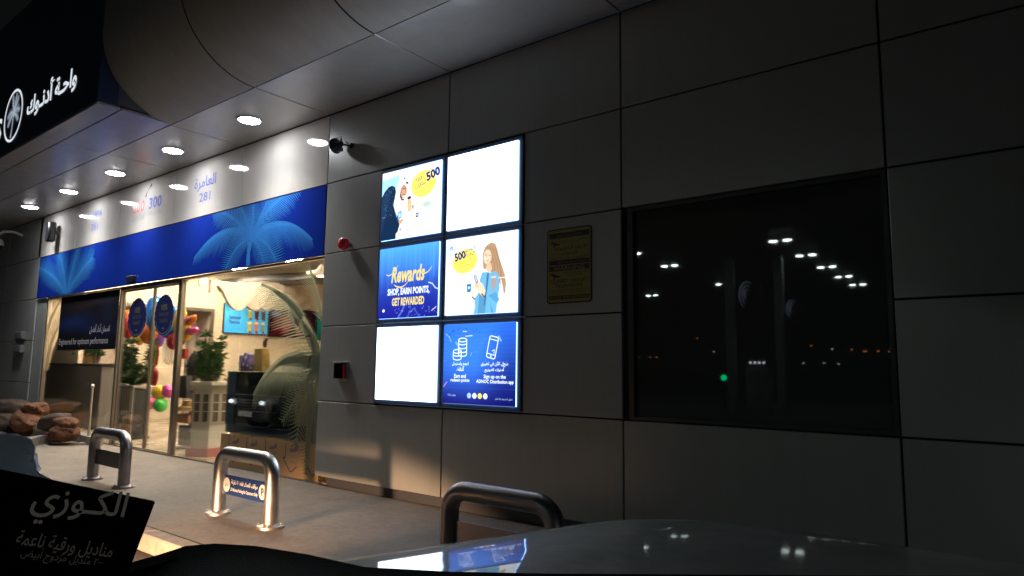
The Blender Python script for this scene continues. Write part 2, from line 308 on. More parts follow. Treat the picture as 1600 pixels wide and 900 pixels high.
# ------------------------------------------------------------------ palm fronds as cut vinyl (flat prints of plane y)
def bez(a, b, c, n):
    return [((1-t)**2*a[0]+2*t*(1-t)*b[0]+t*t*c[0], (1-t)**2*a[1]+2*t*(1-t)*b[1]+t*t*c[1]) for t in [i/n for i in range(n+1)]]
def frond(T, a, b, c, L, n=26, sides=(1, -1), droop=None, core=.02, lw=.6, ang=55, seed=0):
    """adds triangles (x, z): rachis a-b-c, leaflets of length L on the given sides, or all along 'droop'"""
    q = random.Random(seed); P = bez(a, b, c, n)
    for i in range(n):
        (x0, z0), (x1, z1) = P[i], P[i+1]; dx, dz = x1-x0, z1-z0; l = math.hypot(dx, dz) or 1e-6; dx /= l; dz /= l; t = i/n
        k0, k1 = core*(1-.8*t), core*(1-.8*(t+1/n)); T.append([(x0-dz*k0, z0+dx*k0), (x0+dz*k0, z0-dx*k0), (x1+dz*k1, z1-dx*k1), (x1-dz*k1, z1+dx*k1)])
        ll = L*(math.sin(math.pi*(.12+.85*t))**.6)*q.uniform(.85, 1.1)
        for s_ in sides:
            if droop: ex, ez = droop[0]*.75+dx*.35, droop[1]*.75+dz*.35
            else:
                an = rad(ang)*s_; ex, ez = dx*math.cos(an)-dz*math.sin(an), dx*math.sin(an)+dz*math.cos(an)
            m_ = math.hypot(ex, ez); ex /= m_; ez /= m_; hw = l*lw*.5
            T.append([(x0-dx*hw, z0-dz*hw), (x0+ex*ll*.5+dx*hw*.2, z0+ez*ll*.5+dz*hw*.2), (x0+ex*ll, z0+ez*ll), (x0+ex*ll*.5+dx*hw*1.3, z0+ez*ll*.5+dz*hw*1.3), (x0+dx*hw, z0+dz*hw)])
def clip_poly(p, x0, x1, z0, z1):
    for ax, lim, sg in ((0, x0, 1), (0, x1, -1), (1, z0, 1), (1, z1, -1)):
        o = []
        for i in range(len(p)):
            a, b = p[i], p[(i+1) % len(p)]; ia, ib = (a[ax]-lim)*sg >= 0, (b[ax]-lim)*sg >= 0
            if ia: o.append(a)
            if ia != ib: t = (lim-a[ax])/(b[ax]-a[ax]); o.append((a[0]+(b[0]-a[0])*t, a[1]+(b[1]-a[1])*t))
        p = o
        if len(p) < 3: return None
    return p
def vinyl(T, y, lim, name, m, parent):
    b = MB(); dy = 0
    for i, p in enumerate(T):
        p = clip_poly(p, *lim)
        if p: b.add([(x, y-.00003*(i % 40), z) for x, z in p], [tuple(range(len(p)))])
    me = bpy.data.meshes.new(name); me.from_pydata(b.v, [], b.f); me.materials.append(m); return link(name, me, parent)
def pz(px, py, Y=0): p = atY(px, py, Y); return (p.x, p.z)

# ================================================================== THE SETTING
G = -.936                       # pavement level; the wall face is the plane y = 0, the street is on -y
MB().add([(-400, -400, G-.14), (400, -400, G-.14), (400, 60, G-.14), (-400, 60, G-.14)], [(0, 1, 2, 3)]).build('road', M['road']); struct(bpy.data.objects['road'])
pv_ = struct(link('pavement', None))
MB().box(-30, 16, -2.10, 0.05, G-.13, G-.008).build('pavement_bed', M['joint'], pv_)
for i in range(15):
    x0 = -29.1+3.0*i; MB().box(x0+.003, x0+2.997, -2.098, .05, G-.008, G, .003).build('pavement_slab', M['pave'], pv_)
kb = struct(link('kerb', None)); 
for i in range(30):
    x = -12+i*.92; MB().box(x, x+.912, -2.25, -2.104, G-.135, G+.004, .012).build('kerb_stone', M['kerb'], kb)

# ------------------------------------------------------------------ the shop building
W_ = 1.94
shop = thing('shop_building', 'single storey station shop clad in grey metal panels with curved roof edge and glass front', 'building')
MB().box(-17, 10, .03, .045, -.84, 3.42).add([], []).build  # (no object: sizes only)
def panel(x0, x1, z0, z1, m='panel', name='wall_panel', g=.007, th=.028):
    return MB().box(x0+g, x1-g, 0, th, z0+g, z1-g, .003).build(name, M[m], shop)
XS = [0, 1.98, 3.95, 5.868, 7.79, 9.7]
ZS = [-.84, 0, .85, 1.70, 2.55, 3.40]
back = MB()
back.box(0, .98, .03, .09, -.84, 3.42).box(2.95, 3.975, .03, .09, -.84, 3.42).box(.98, 2.95, .03, .09, -.84, .005).box(.98, 2.95, .03, .09, 2.54, 3.42)
back.box(3.975, 5.868, .03, .09, -.84, -.002).box(3.975, 5.868, .03, .09, 1.703, 3.42).box(5.868, 9.7, .03, .09, -.84, 3.42)
back.box(-9.55, 0, .03, .055, 2.53, 3.42).box(-17, -9.55, .03, .09, -.84, 3.42)
back.build('panel_backing', M['joint'], shop)
for i in range(5):
    x0, x1 = XS[i], XS[i+1]
    for k in range(5):
        z0, z1 = ZS[k], ZS[k+1]
        if k in (1, 2, 3) and i == 0: panel(0, .982, z0, z1)
        elif k in (1, 2, 3) and i == 1: panel(2.948, 3.95, z0, z1)
        elif k in (1, 2) and i == 2: pass
        else: panel(x0, x1, z0, z1)
for k in range(5): panel(-W_*(k+1), -W_*k, 2.545, 3.40, 'header', 'header_panel', .006)
for k in range(5, 9):
    x0, x1 = -W_*(k+1)+.0, -W_*k
    if k == 5: x0, x1 = -W_*6, -9.56
    for q in range(5):
        if k == 5 or True: panel(max(x0, -16.9), x1, ZS[q], ZS[q+1], 'panel')
# wall return beside the glazing, skirting
MB().box(.004, .014, .03, .2, -.84, 1.69).build('wall_return', M['panel'], shop)
MB().box(.17, 9.7, .045, .075, G, -.845).build('skirting', M['skirt'], shop)
MB().box(-16.9, -9.0, .045, .075, G, -.845).build('skirting', M['skirt'], shop)
# dark office window
win = link('window', None, shop)
win_in = dict(x0=3.99, x1=5.862, z0=.006, z1=1.697)
f = MB(); a = win_in
f.box(a['x0'], a['x0']+.05, .015, .075, a['z0'], a['z1']).box(a['x1']-.03, a['x1'], .015, .075, a['z0'], a['z1']).box(a['x0']+.05, a['x1']-.03, .015, .075, a['z0'], a['z0']+.025).box(a['x0']+.05, a['x1']-.03, .015, .075, a['z1']-.03, a['z1'])
f.build('window_frame', M['winframe'], win)
MB().box(a['x0']+.05, a['x1']-.03, .055, .066, a['z0']+.025, a['z1']-.03).build('window_pane', M['winglass'], win)
# soffit: strip against the wall, wide strip and lip beside the sign box
ZF = 3.402
def soff(x0, x1, y0, y1): return MB().box(x0+.006, x1-.006, y0+.006, y1-.006, ZF, ZF+.03, .003).build('soffit_panel', M['soffit'], shop)
xs = [-W_*8, -W_*7, -W_*6, -W_*5, -W_*4, -W_*3, -W_*2, -W_, 0, 1.98, 3.95, 5.868, 7.79, 9.7]
for x0, x1 in zip(xs, xs[1:]):
    soff(x0, x1, -1.0, -.004)
    if x1 < -1.8: soff(x0, x1 if x1 < -1.95 else -1.885, -1.60, -1.0); soff(x0, x1 if x1 < -1.95 else -1.885, -1.865, -1.60)
MB().box(-17, -1.90, -1.86, .03, ZF+.035, ZF+.06).box(-1.90, 9.7, -.99, .03, ZF+.035, ZF+.06).build('soffit_backing', M['joint'], shop)
# curved fascia
def arc_pts(n=14, r=.87):
    P = [(-1.0-r*math.sin(math.pi/2*i/n), ZF+r-r*math.cos(math.pi/2*i/n)) for i in range(n+1)]
    return P+[(-1.0-r, 5.4)]
for x0, x1 in zip(xs[7:], xs[8:]):
    P = arc_pts(24); b = MB(); g = .011
    vs = [(x0+g, y-(.004 if i == 0 else 0), z) for i, (y, z) in enumerate(P)]+[(x1-g, y-(.004 if i == 0 else 0), z) for i, (y, z) in enumerate(P)]
    n = len(P); b.add(vs, [(i, i+1, n+i+1, n+i) for i in range(n-1)])
    b.build('curved_panel', M['curved'], shop, True)
P = [(-1.0-.845*math.sin(math.pi/2*i/14), ZF+.87-.845*math.cos(math.pi/2*i/14)) for i in range(15)]+[(-1.845, 5.4)]; b = MB(); n = len(P)
b.add([(-1.9, y, z) for y, z in P]+[(9.7, y, z) for y, z in P], [(i, i+1, n+i+1, n+i) for i in range(n-1)]).build('fascia_backing', M['joint'], shop)
# roof
MB().box(-17, 9.7, -1.84, 9, 5.38, 5.5).build('roof', M['dwall'], shop)
# shopfront glazing (plane y = .06)
GY = .06
def gl(x0, x1, z0=-.915, z1=1.655): return MB().box(x0, x1, GY, GY+.008, z0, z1).build('window_pane', M['glass'], shop)
for x0, x1 in ((-9.0, -5.66), (-3.50, -1.855), (-1.849, -.0)): gl(x0, x1)
def post(x0, x1, z0=-.93, z1=1.66, y0=GY-.02, y1=GY+.05, nm='window_frame', m='frame', par=None): return MB().box(x0, x1, y0, y1, z0, z1, .004).build(nm, M[m], par or shop)
post(-9.06, -9.0); post(-5.66, -5.60); post(-3.60, -3.505)
MB().box(-9.55, -.0, GY-.02, GY+.06, 1.662, 1.69).build('window_head', M['frame'], shop)
MB().box(-9.0, -5.66, GY-.01, GY+.02, -.934, -.915).build('window_sill', M['frame'], shop); MB().box(-3.5, 0, GY-.01, GY+.02, -.934, -.915).build('window_sill', M['frame'], shop)
MB().box(-9.55, -9.06, .03, .1, -.84, 1.69).build('wall_return', M['panel'], shop)
for x0, x1 in ((-5.6, -4.49), (-4.47, -3.61)):
    dr = link('sliding_door', None, shop)
    MB().box(x0+.02, x1-.02, GY+.03, GY+.038, -.90, 1.60).build('pane', M['glass'], dr)
    fr = MB(); fr.box(x0, x0+.02, GY+.02, GY+.05, -.92, 1.62).box(x1-.02, x1, GY+.02, GY+.05, -.92, 1.62).box(x0+.02, x1-.02, GY+.02, GY+.05, 1.60, 1.62).box(x0+.02, x1-.02, GY+.02, GY+.05, -.92, -.90)
    fr.build('frame', M['frame'], dr)
# steel door rail tube standing before the frame
MB().box(-5.62, -3.5, GY-.03, GY+.07, 1.625, 1.66).build('door_track', M['frame'], shop)
# ------------------------------------------------------------------ interior shell
inter = thing('shop_interior', 'cream painted shop room with beige floor seen through the glass front', 'room')
XW = -9.9
MB().box(-14, .4, .12, 9, G-.1, G+.004).build('floor', M['floor'], inter)
MB().box(-14, .4, .12, 9, 2.80, 2.86).build('ceiling', M['ceil'], inter)
MB().box(-14, .4, 8.5, 8.6, G, 2.8).build('back_wall', M['cream'], inter)
MB().box(.2, .3, .12, 8.5, G, 2.8).build('side_wall', M['cream'], inter)
wl = MB(); wl.box(XW-.1, XW, 3.88, 8.5, G, 2.8).box(XW-.1, XW, 1.0, 3.88, 1.74, 2.8).box(-14, XW-.1, 1.0, 1.1, G, 2.8)
wl.build('side_wall', M['cream'], inter)
MB().box(XW-.75, XW-.7, 1.42, 3.9, G, 1.9).box(XW-.7, XW-.1, 3.88, 3.95, G, 1.9).box(XW-.75, XW-.1, 1.42, 3.9, 1.9, 1.95).build('alcove', M['creamdark'], inter)
dd = link('door', None, inter)
MB().box(XW-.69, XW-.64, 2.2, 3.6, G, 1.55).build('door_leaf', M['cream'], dd)
MB().box(XW-.69, XW-.62, 2.12, 2.2, G, 1.63).box(XW-.69, XW-.62, 3.6, 3.68, G, 1.63).box(XW-.69, XW-.62, 2.2, 3.6, 1.55, 1.63).build('door_frame', M['frame'], dd)
MB().box(XW-.02, XW+.04, 3.86, 3.95, G, 1.8).box(XW-.02, XW+.04, 1.0, 3.86, 1.72, 1.80).build('opening_trim', M['frame'], inter)
# dark ceiling recess running over the wavy fins
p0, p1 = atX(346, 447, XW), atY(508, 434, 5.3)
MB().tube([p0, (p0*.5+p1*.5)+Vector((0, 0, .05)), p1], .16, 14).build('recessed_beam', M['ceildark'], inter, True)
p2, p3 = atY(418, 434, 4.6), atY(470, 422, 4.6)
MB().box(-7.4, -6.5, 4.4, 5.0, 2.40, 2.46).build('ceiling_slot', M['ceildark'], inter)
MB().box(-6.4, -3.5, 4.2, 5.4, 2.44, 2.52, .01).build('ceiling_slab', M['creamlight'], inter)
for k in range(7):
    X0 = -7.3-.32*k; px = 352+19*k-(0 if k else 6); y0_, y1_ = atX(px, 460, X0).y, atX(px+54, 460, X0).y; zt_, zb_, dy_ = atX(px+27, 442, X0).z, atX(px+27, 485, X0).z, 0
    y0b = y0_-.25; P = [(y0b, zt_), (y0b, zt_-.28), (y0b+.08, zt_-.14), (y0b+.16, zt_-.10)]+[(y0_+(y1_-y0_)*t, zt_-.08-(zt_-.08-zb_)*math.sin(math.pi*t)**.75) for t in [i/18 for i in range(1, 18)]]+[(y1_, zt_-.06), (y1_, zt_)]
    if k: P = P[3:]; P[0] = (y0_, zt_)
    MB().prism(P, X0-.10, X0, 'x').build('ceiling_fin', M['creamlight'], inter)
def area(name, loc, sx, sy_, power, col, tgt=None):
    l = bpy.data.lights.new(name, 'AREA'); l.shape = 'RECTANGLE'; l.size = sx; l.size_y = sy_; l.energy = power; l.color = col
    o = bpy.data.objects.new(name, l); COL.objects.link(o); o.location = loc
    if tgt: o.rotation_euler = (Vector(tgt)-Vector(loc)).to_track_quat('-Z', 'Y').to_euler()
# ceiling panels (things) added out of view to light the shop
n = 0
for x in (-8.9, -6.6, -4.3, -2.0):
    for y in (1.0, 2.5, 3.9):
        lab = ['added unseen light panel on the shop ceiling, %s' % t for t in ('left bay by the front', 'left bay in the middle', 'left bay at the back', 'second bay by the front', 'second bay in the middle', 'second bay at the back', 'third bay by the front', 'third bay in the middle', 'third bay at the back', 'right bay by the front', 'right bay in the middle', 'right bay at the back')][n]; n += 1
        t = thing('unseen_ceiling_light', lab, 'ceiling light', (x, y, 2.79), group='added unseen ceiling lights inside the shop')
        MB().box(-.32, .32, -.32, .32, -.03, .0, .006).build('frame', M['whiteplastic'], t)
        MB().box(-.28, .28, -.28, .28, -.036, -.031).build('diffuser', M.setdefault('panel_lamp', emis('panel_lamp', (1, .87, .70), 205)), t)
# spotlight cones on the bulkhead over the door
spot('bulkhead_spot', (-9.2, 2.2, 2.7), (-9.9, 2.2, 1.9), 45, 75, .3, (1, .82, .55)); spot('bulkhead_spot', (-9.2, 3.3, 2.7), (-9.9, 3.3, 1.9), 30, 75, .3, (1, .82, .55))
spot('fin_fill_spot', (-6.9, 3.3, 2.76), (-8.0, 4.2, 1.8), 8, 110, .4, (1, .85, .6))  # added spot without a fitting, brings out the ceiling fins
spot('counter_spot', (-8.6, .9, 1.4), (-9.6, .95, .5), 40, 90, .5, (1, .6, .25))

# ================================================================== THINGS ON THE FACADE
# header lettering (printed on the header panels: parts of the building)
text(ar('العامرة'), M['t_blue'], shop, (-2.925, -.0025, 3.045), h=.22, wd=.62, bold=.01)
text('281', M['t_blue'], shop, (-2.91, -.0025, 2.835), h=.135, wd=.32, bold=.006)
c8 = atY(213, 326, 0); c3 = atY(241, 319, 0)
text('800', M['t_red'], shop, (-5.10, -.0025, 2.985), h=.19, wd=.44, bold=.02)
text('300', M['t_blue'], shop, (-4.50, -.0025, 2.985), h=.19, wd=.44, bold=.02)
text("Let's Talk", M['t_grey'], shop, (-5.08, -.0025, 2.80), h=.10, wd=.46, shear=.15)
text(ar('تواصل معنا'), M['t_grey'], shop, (-4.50, -.0025, 2.82), h=.10, wd=.48)
T = []
def stroke(P, wd): 
    out = []
    for i in range(len(P)-1):
        (x0, z0), (x1, z1) = P[i], P[i+1]; dx, dz = x1-x0, z1-z0; l = math.hypot(dx, dz); a = wd[i]/2; b_ = wd[i+1]/2; nx, nz = -dz/l, dx/l
        out.append([(x0+nx*a, z0+nz*a), (x0-nx*a, z0-nz*a), (x1-nx*b_, z1-nz*b_), (x1+nx*b_, z1+nz*b_)])
    return out
P = bez((-4.86, 3.12), (-4.80, 3.24), (-4.66, 3.30), 8)
vinyl(stroke(P, [.05, .035, .02, .012, .01, .012, .02, .035, .05]), -.0025, (-9, 0, 2.5, 3.4), 'phone_emblem', M['t_black'], shop)
text('AL AMRA', M['t_blue'], shop, (-6.93, -.0025, 3.10), h=.13, wd=.66, bold=.004)
text('281', M['t_blue'], shop, (-6.88, -.0025, 2.87), h=.135, wd=.30, bold=.004)

# blue banner with palm prints
ban = thing('blue_banner', 'long royal blue banner board with pale blue palm prints above the shop glass', 'banner')
MB().box(-9.55, -.006, -.006, .028, 1.692, 2.536, .003).build('banner_board', M['band'], ban)
T = []
c = pz(394, 370); q = lambda x, y: pz(x, y)
dn = (-.08, -1)
frond(T, c, q(350, 338), q(304, 404), .42, 46, (1,), (-.25, -1), .05, .9, seed=1)
frond(T, c, q(445, 326), q(489, 375), .45, 50, (1,), (.22, -1), .05, .9, seed=2)
frond(T, c, q(385, 340), q(374, 318), .34, 20, (1, -1), None, .03, .75, 62, 3)
frond(T, c, q(396, 340), q(397, 312), .24, 18, (1, -1), None, .035, .75, 50, 4)
frond(T, c, q(412, 330), q(424, 300), .30, 24, (-1,), None, .03, .75, 58, 5)
frond(T, c, q(416, 318), q(468, 292), .42, 34, (-1, 1), None, .045, .8, 52, 6)
frond(T, c, q(362, 330), q(335, 330), .34, 26, (1, -1), None, .03, .8, 58, 7)
frond(T, c, q(366, 382), q(352, 425), .30, 26, (1, -1), None, .03, .62, 60, 8)
frond(T, c, q(420, 368), q(436, 420), .34, 26, (1, -1), None, .03, .62, 60, 9)
frond(T, c, q(405, 378), q(415, 420), .24, 18, (1, -1), None, .02, .55, 60, 10)
T += stroke([c, q(389, 395), q(388, 425)], [.10, .085, .09])
c2 = pz(104, 462)
frond(T, c2, q(101, 420), q(92, 385), .62, 50, (1, -1), None, .05, .8, 34, 11)
frond(T, c2, q(112, 425), q(124, 385), .50, 50, (1, -1), None, .05, .8, 32, 12)
frond(T, c2, q(120, 430), q(146, 402), .62, 50, (1, -1), None, .06, .8, 34, 13)
frond(T, c2, q(90, 430), q(62, 418), .62, 50, (1, -1), None, .06, .8, 34, 14)
vinyl(T, -.0075, (-9.54, -.02, 1.70, 2.53), 'palm_print', M['bandpalm'], ban)
MB().box(-5.24, -4.98, -.06, -.008, 1.735, 1.83, .01).build('door_sensor', M['black'], ban)

# sign box with lit name
sg = thing('roof_sign', 'dark navy sign box with glowing white Arabic lettering and ringed palm emblem', 'sign')
MB().box(-14, -1.872, -1.872, -1.64, 3.395+.04, 5.6, .004).build('sign_face', M['sign'], sg)
MB().box(-14, -1.872, -1.64, -1.1, 3.45, 5.6).build('sign_body', M['signside'], sg)
SY = -1.8755
text(ar('واحـة أدنـوك'), M['white_lit'], sg, (-3.45, SY, 3.93), h=.40, wd=1.78, bold=.028, res=4)
cx, cz = -4.935, 3.945
ring = [((cx+.375*math.cos(t), cz+.375*math.sin(t))) for t in [i*2*math.pi/48 for i in range(49)]]
vinyl(stroke(ring, [.038]*49), SY, (-14, 0, 3, 5.6), 'emblem_ring', M['white_lit'], sg)
T = []; o_ = (cx+.02, cz+.02)
for k, (a1, a2, L) in enumerate([((-.12, .10), (-.26, -.02), .10), ((.14, .10), (.26, .00), .10), ((-.06, .16), (-.10, .30), .08), ((.04, .18), (.07, .30), .08), ((.10, .14), (.17, .24), .08), ((-.14, -.02), (-.22, -.16), .09), ((.14, -.02), (.22, -.14), .09)]):
    frond(T, o_, (o_[0]+a1[0], o_[1]+a1[1]), (o_[0]+a2[0], o_[1]+a2[1]), L, 12, (1, -1), None, .018, .7, 50, k)
T += stroke([o_, (cx, cz-.18), (cx-.03, cz-.33)], [.035, .03, .045])
vinyl(T, SY-.001, (-14, 0, 3, 5.6), 'palm_emblem', M['palm_lit'], sg)
text('OASIS', M['white_lit'], sg, (-6.18, SY, 3.86), h=.34, wd=1.5, bold=.02)

# round downlights in the soffit
names = ['round soffit downlight nearest the grey side wall', 'round soffit downlight above the Arabic 281 panel', 'round soffit downlight above the 800 300 lettering', 'round soffit downlight above the AL AMRA panel', 'farthest round soffit downlight at the dim left end']
for k, x in enumerate((-.94, -2.92, -4.82, -6.75, -8.72)):
    t = thing('downlight', names[k], 'downlight', (x, -.5, ZF), group='round downlights in the soffit')
    MB().lathe([(.115, -.012), (.15, -.012), (.155, -.002), (.155, .0)], n=28).build('rim', M['downrim'], t, True)
    spot('downlight_beam', (x, -.6, ZF-.04), (x, -.75, 0), 220, 125, 1, (1, .97, .93), .12)
    MB().lathe([(.0, -.022), (.08, -.021), (.125, -.0145), (.125, -.0135)], n=28).build('lens', M['down'], t)

# ------------------------------------------------------------------ light boxes
def lightbox(cx0, cz0, label):
    t = thing('light_box', label, 'light box', (cx0, 0, cz0), group='backlit poster boxes on the wall')
    wd, hh, fw = .978, .838, .045
    f = MB(); o, i_ = .0, fw
    f.box(.003, wd-.003, -.018, .03, .003, fw, .004).box(.003, wd-.003, -.018, .03, hh-fw, hh-.003, .004).box(.003, fw, -.0175, .03, fw, hh-fw).box(wd-fw, wd-.003, -.0175, .03, fw, hh-fw)
    f.build('frame', M['bezel'], t)
    MB().box(fw+.001, wd-fw-.001, -.030, .01, fw+.001, hh-fw-.001).build('side_glow_slab', M['edge'], t)  # glowing slab added so its edges throw a bloom-like blue halo
    return t, (fw+.0, wd-fw, fw, hh-fw)
SYF = -.0315
def face(t, r, m): return MB().add([(r[0], SYF, r[2]), (r[1], SYF, r[2]), (r[1], SYF, r[3]), (r[0], SYF, r[3])], [(0, 1, 2, 3)]).build('screen', m, t)
XL, XR = .985, 1.967; Z0_, Z1_, Z2_ = .012, .852, 1.692
tb, r = lightbox(XR, Z2_, 'glowing blank white light box, upper one, beside the poster of the man in white'); face(tb, r, M['screen'])
tb, r = lightbox(XL, Z0_, 'glowing blank white light box, lower one, beside the blue app poster'); face(tb, r, M['screen'])
FW_, FH_ = r[1]-r[0], r[3]-r[2]
def put(p, t, r): return p.mesh('screen', (r[0], SYF, r[2]), (r[1], SYF, r[2]), (r[0], SYF, r[3]), M['posters'], t)
# -- man and woman poster
tb, r = lightbox(XL, Z2_, 'light box poster of a smiling man in white robe beside a black cloaked figure')
p = Paint(200, 180, (.93, .97, .99), (.80, .90, .95))
p.ell(.7, .2, .7, .5, (.99, 1, 1), .9, 1.2); p.poly([(0, .55), (.3, .62), (.3, .95), (0, .93)], (.55, .80, .90), .8); p.poly([(0, .88), (.34, .92), (.34, 1), (0, 1)], (.88, .88, .85), .7)
for k in range(7): p.ell(.55+.07*k, .50+.012*k, .04, .022+.006*(k % 3), (.62, .72, .76), .5, .8)
p.poly([(.0, .64), (.05, .72), (.12, .78), (.18, .79), (.23, .76), (.25, .69), (.24, .58), (.22, .50), (.25, .40), (.31, .30), (.34, .22), (.31, .12), (.27, .03), (.27, 0), (0, 0)], (.09, .17, .28))
p.poly([(.0, .60), (.12, .74), (.18, .72), (.10, .45), (.04, .2), (0, .1)], (.13, .22, .34), .8)
p.speck(60, (.55, .65, .75), 3, .5, (.03, .22, .35, .75), .004)
p.poly([(.24, .62), (.28, .80), (.33, .87), (.40, .86), (.46, .80), (.46, .74), (.40, .72), (.50, .42), (.48, .1), (.46, 0), (.27, 0), (.34, .22), (.31, .32), (.22, .5)], (.97, .98, 1))
p.poly([(.24, .62), (.30, .60), (.28, .30), (.24, .42), (.21, .5)], (.93, .86, .80), .7)
p.ell(.375, .67, .062, .098, (.72, .52, .42)); p.ell(.395, .65, .045, .075, (.80, .60, .48), .9, .5)
p.poly([(.32, .70), (.345, .74), (.34, .62), (.36, .57), (.40, .555), (.42, .58), (.41, .56), (.38, .53), (.34, .56), (.315, .62)], (.22, .16, .15), .9)
p.line([(.375, .60), (.395, .592), (.415, .60)], .006, (.98, .95, .93)); p.line([(.375, .625), (.41, .622)], .004, (.25, .15, .12)); p.line([(.375, .708), (.397, .71)], .005, (.15, .1, .1)); p.line([(.415, .708), (.43, .706)], .005, (.15, .1, .1)); p.line([(.412, .70), (.425, .66), (.412, .652)], .004, (.6, .42, .34))
p.poly([(.30, .66), (.33, .78), (.39, .82), (.455, .79), (.44, .755), (.38, .765), (.34, .72), (.325, .62), (.30, .56)], (.985, .99, 1)); p.line([(.30, .56), (.32, .64), (.335, .72), (.38, .766), (.44, .756)], .004, (.60, .66, .72))
p.poly([(.40, .785), (.44, .80), (.47, .775), (.455, .762)], (.12, .12, .16)); p.poly([(.375, .84), (.40, .88), (.41, .84)], (.25, .42, .60))
p.poly([(.455, .54), (.50, .555), (.53, .46), (.52, .36), (.47, .36), (.455, .44)], (.86, .70, .52)); p.ell(.485, .56, .035, .022, (.25, .22, .22)); p.line([(.46, .5), (.50, .5)], .003, (.6, .45, .33))
p.poly([(.29, .38), (.36, .41), (.365, .30), (.30, .26)], (.40, .62, .88)); p.poly([(.31, .36), (.34, .37), (.345, .32), (.315, .30)], (.75, .88, .97)); p.poly([(.31, .25), (.36, .28), (.40, .27), (.37, .22), (.33, .20)], (.80, .60, .46))
p.ell(.345, .12, .016, .03, (.35, .3, .3)); p.poly([(.27, .08), (.33, .12), (.40, .13), (.36, .09), (.31, 0), (.27, 0)], (.93, .83, .76))
p.ell(.455, .2, .03, .08, (.80, .88, .93), .8, .6)
p.ell(.78, .42, .085, .05, (.62, .72, .68), .8, .7); p.ell(.55, .42, .02, .035, (.45, .55, .5), .8, .5); p.poly([(.60, .26), (.65, .265), (.65, .33), (.60, .325)], (.22, .30, .45)); p.poly([(.615, .28), (.635, .28), (.635, .31), (.615, .31)], (.8, .86, .9)); p.ell(.60, .15, .055, .055, (.93, .88, .70), .8, .4)
p.ell(.715, .72, .205, .185, (1, .93, .38), 1, .03, .25)
put(p, tb, r)
text('500', M['e_navy'], tb, (.82, SYF-.002, .665), h=.10, wd=.20, bold=.05, tilt=.24)
text(ar('نقطة'), M['e_navy'], tb, (.62, SYF-.002, .655), h=.06, wd=.12, bold=.012, tilt=.24); text(ar('مكافآت'), M['e_navy'], tb, (.635, SYF-.002, .59), h=.065, wd=.16, bold=.012, tilt=.24)
text(ar('عند تحميل تطبيق'), M['e_navy'], tb, (.72, SYF-.002, .53), h=.04, wd=.26, tilt=.24); text(ar('أدنوك للتوزيع'), M['e_navy'], tb, (.72, SYF-.002, .475), h=.04, wd=.20, tilt=.24)
text(ar('الشروط'), M['e_lblue'], tb, (.088, SYF-.002, .30), h=.012, wd=.05)
# -- rewards poster
tb, r = lightbox(XL, Z1_, 'blue light box poster with gold script Rewards and SHOP, EARN POINTS, GET REWARDED')
p = Paint(180, 160, (.10, .10, .42), (.30, .62, 1))
q_ = random.Random(4)
for k in range(26): x = q_.random(); p.line([(x, q_.uniform(.3, .6)), (x, 1)], q_.uniform(.004, .014), (.35, .68, 1), .18)
p.ell(.5, .1, .9, .35, (.13, .16, .60), .6, 1.4)
p.line([(.35, 0), (.42, .1), (.46, .18)], .012, (.45, .55, .85), .6); p.line([(.52, 0), (.54, .08), (.62, .12), (.70, .02)], .012, (.35, .45, .8), .5)
p.speck(34, (.75, .85, 1), 6, .8, (.3, 1, .02, .16), .004); p.ell(.10, .115, .02, .02, (1, 1, 1)); p.line([(.90, .08), (.97, .13)], .004, (1, 1, 1))
p.line([(.84, .46), (.90, .44), (.95, .38), (1, .36)], .006, (.95, .97, 1), .9)
put(p, tb, r)
text('Rewards', M['e_gold'], tb, (.49, SYF-.002, .50), h=.17, wd=.50, shear=.25, bold=.03)
T = stroke(bez((.16, .515), (.22, .46), (.34, .60), 8), [.004, .010, .012, .012, .010, .008, .008, .006, .004])+stroke(bez((.28, .40), (.40, .32), (.50, .42), 8), [.004, .012, .018, .018, .016, .012, .010, .008, .004])+stroke(bez((.70, .49), (.78, .47), (.84, .55), 8), [.004, .01, .014, .014, .012, .01, .008, .006, .004])
vinyl(T, SYF-.002, (0, 1, 0, 1), 'swash', M['e_gold'], tb)
text('SHOP, EARN POINTS,', M['e_white'], tb, (.50, SYF-.002, .315), h=.085, wd=.62, bold=.035)
text('GET REWARDED', M['e_gold'], tb, (.50, SYF-.002, .215), h=.085, wd=.48, bold=.04)
# -- woman poster
tb, r = lightbox(XR, Z1_, 'light box poster of a long haired woman in denim holding a phone and blue cup')
p = Paint(200, 180, (.93, .96, .97), (.88, .95, .98))
p.ell(.35, .45, .45, .4, (1, 1, 1), .9, 1.2); p.ell(.1, .82, .25, .1, (.66, .84, .95), .55, 1.2); p.ell(.3, .02, .3, .1, (.92, .88, .84), .7, 1); p.ell(.8, .95, .3, .1, (.85, .93, .97), .6, 1.2)
p.line([(.06, .86), (.09, .90)], .006, (.3, .45, .6)); p.line([(.09, .90), (.10, .85)], .005, (.3, .45, .6)); p.ell(.08, .40, .05, .05, (.80, .89, .94), .8, .6)
hair = [(.60, .86), (.655, .885), (.71, .86), (.74, .78), (.765, .68), (.80, .58), (.84, .47), (.86, .36), (.85, .26), (.83, .20), (.82, .34), (.79, .42), (.76, .30), (.72, .42), (.66, .5), (.62, .55), (.55, .56), (.535, .66), (.54, .76), (.565, .83)]
p.poly(hair, (.66, .54, .43))
for k in range(16):
    t = k/15; p.line([(.60+.11*t, .85-.05*t), (.66+.11*t, .62), (.70+.13*t, .30+.05*math.sin(k*2))], .004, (.50+.3*((k*7) % 5)/5, .38+.28*((k*7) % 5)/5, .28+.25*((k*7) % 5)/5), .65)
p.ell(.605, .71, .052, .088, (.93, .76, .66)); p.ell(.585, .68, .03, .05, (.97, .84, .76), .8, .6)
